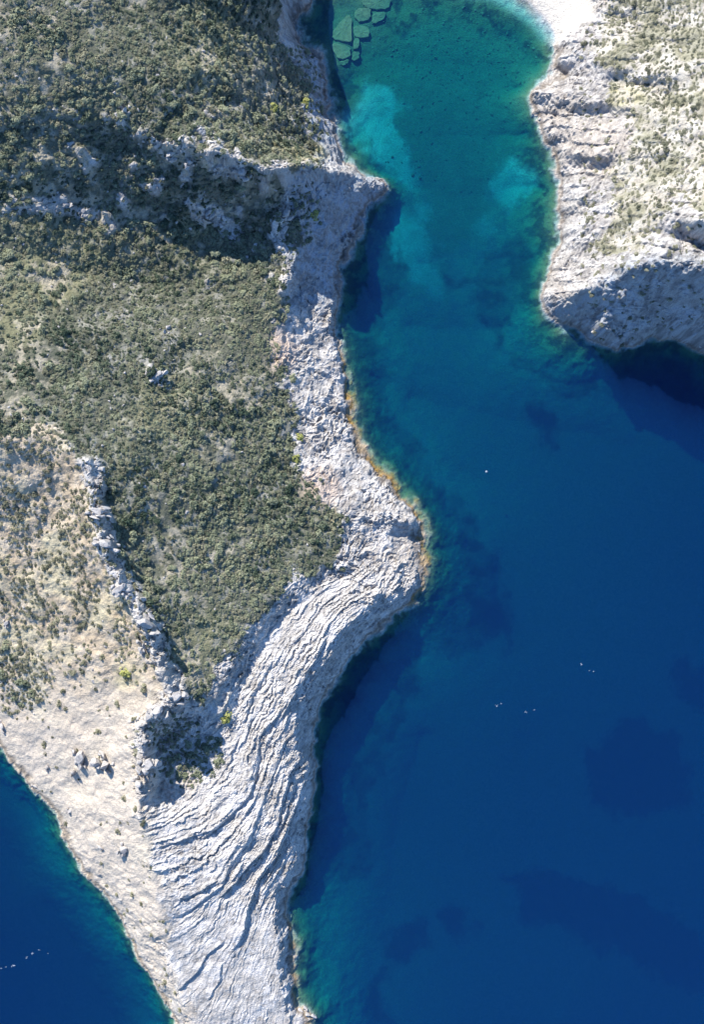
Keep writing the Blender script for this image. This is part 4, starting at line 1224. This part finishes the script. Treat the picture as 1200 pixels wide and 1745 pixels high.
# ------------------------------------------------------------------ stones on the sea floor, stones on the slopes
st = []
for _ in range(4200):
    px = random.uniform(600, 940); py = random.uniform(5, 330)
    dn = max(float(blob(np.array(px), np.array(py), 800, 90, 150, 70)), 0.9 * float(blob(np.array(px), np.array(py), 890, 120, 70, 110, 60)), 0.3)
    if random.random() > dn * 0.5: continue
    x, y, z = stand(px, py)
    if z > -1.9: continue
    if float(blob(np.array(px), np.array(py), 640, 205, 55, 70)) > 0.3 or float(blob(np.array(px), np.array(py), 872, 310, 40, 50)) > 0.3: continue
    st.append((x, y, z, 0.18 + 0.5 * random.random() ** 2))
WEEDROCKS = [rock_mesh('weedy_stone', 500 + i, MAT_WEEDROCK, 7, 2) for i in range(4)]
scatter('submerged_stones', st, WEEDROCKS, 'dark weedy stones strewn under the shallow upper bay', 'stones', (0.4, 0.8))
LIGHTROCKS = [rock_mesh('stone', 520 + i, MAT_ROCK, 8, 2) for i in range(5)]
st = []
for _ in range(9000):
    px = random.uniform(0, 1200); py = random.uniform(0, 1745)
    a, b_ = np.array(px), np.array(py)
    w = float(at_px(M_WEST, a, b_)); bl = float(at_px(M_BLOCK, a, b_)); ea = float(at_px(M_EAST, a, b_)); sc_ = float(at_px(M_SCRUB, a, b_))
    if random.random() > w * (0.2 if py < 1150 else 0.05) + bl * 0.6 + ea * 0.5 + sc_ * 0.35: continue
    x, y, z = stand(px, py)
    if z < 0.6 or float(at_px(M_BEACH, a, b_)) > 0.1: continue
    st.append((x, y, z, 0.18 + 0.6 * random.random() ** 3))
scatter('loose_stones', st, LIGHTROCKS, 'small pale stones lying loose over the rocky slopes', 'stones', (0.5, 1.0))

# ------------------------------------------------------------------ foam flecks and a float on the water
mf, ntf, bf = new_mat('foam')
bf.inputs['Base Color'].default_value = (0.24, 0.29, 0.35, 1); bf.inputs['Roughness'].default_value = 0.8


def foam(px, py, r, label, group):
    bm = bmesh.new()
    r *= 0.7
    rr = random.Random(int(px * 7 + py))
    for k in range(9):
        a = rr.uniform(0, 6.28); d = rr.uniform(0, 1) * r * 1.1
        q = rr.uniform(0.18, 0.42) * r
        bmesh.ops.create_icosphere(bm, subdivisions=2, radius=1.0, matrix=Matrix.Translation((d * math.cos(a) * 1.3, d * math.sin(a), 0)) @ Matrix.Diagonal((q, q * 0.8, q * 0.25, 1)))
    me = bpy.data.meshes.new('foam_fleck'); bm.to_mesh(me); bm.free(); me.materials.append(mf)
    o = bpy.data.objects.new('foam_fleck', me); o.location = P(px, py, 0.0); COL.objects.link(o)
    tag(o, label, 'foam', group)


W_ = 'foam flecks on the water west of the headland'
foam(22, 1646, 0.75, 'brightest foam fleck of the short trail in the western sea corner', W_)
foam(10, 1648, 0.35, 'faint foam fleck next to the brightest one, towards the picture border', W_)
foam(1, 1650, 0.4, 'foam fleck cut by the picture border in the western sea', W_)
foam(45, 1632, 0.5, 'middle foam fleck of the trail in the western sea', W_)
foam(55, 1625, 0.55, 'foam fleck next above the middle one of the western trail', W_)
foam(66, 1619, 0.35, 'foam fleck at the upper end of the western trail', W_)
foam(81, 1625, 0.25, 'faint last foam fleck towards the western shore', W_)
E_ = 'foam flecks on the open water of the bay'
foam(847, 1203, 0.55, 'bright foam fleck of the close pair on the deep bay', E_)
foam(854, 1199, 0.35, 'fainter foam fleck of the close pair on the deep bay', E_)
foam(897, 1213, 0.5, 'foam fleck right of the close pair on the deep bay', E_)
foam(911, 1210, 0.35, 'faint foam fleck at the end of the row on the deep bay', E_)
foam(992, 1132, 0.5, 'oblong foam fleck farthest out on the bay', E_)
foam(1005, 1143, 0.3, 'faint foam fleck just below the oblong one', E_)
foam(1012, 1144, 0.32, 'faint foam fleck beside and below the oblong one, farther right', E_)


def build_float():
    root = bpy.data.objects.new('buoy', None); root.location = P(829.5, 804, 0.0); COL.objects.link(root)
    tag(root, 'tiny white float alone in the middle of the bay', 'buoy')
    bm = bmesh.new()
    bmesh.ops.create_uvsphere(bm, u_segments=20, v_segments=12, radius=0.42, matrix=Matrix.Translation((0, 0, 0.12)) @ Matrix.Diagonal((1, 1, 0.85, 1)))
    me = bpy.data.meshes.new('body'); bm.to_mesh(me); bm.free(); me.materials.append(mf)
    b = bpy.data.objects.new('body', me); b.parent = root; COL.objects.link(b)
    bm = bmesh.new()
    bmesh.ops.create_cone(bm, cap_ends=True, segments=12, radius1=0.09, radius2=0.07, depth=0.3, matrix=Matrix.Translation((0, 0, 0.58)))
    me = bpy.data.meshes.new('neck'); bm.to_mesh(me); bm.free(); me.materials.append(mf)
    b = bpy.data.objects.new('neck', me); b.parent = root; COL.objects.link(b)


build_float()
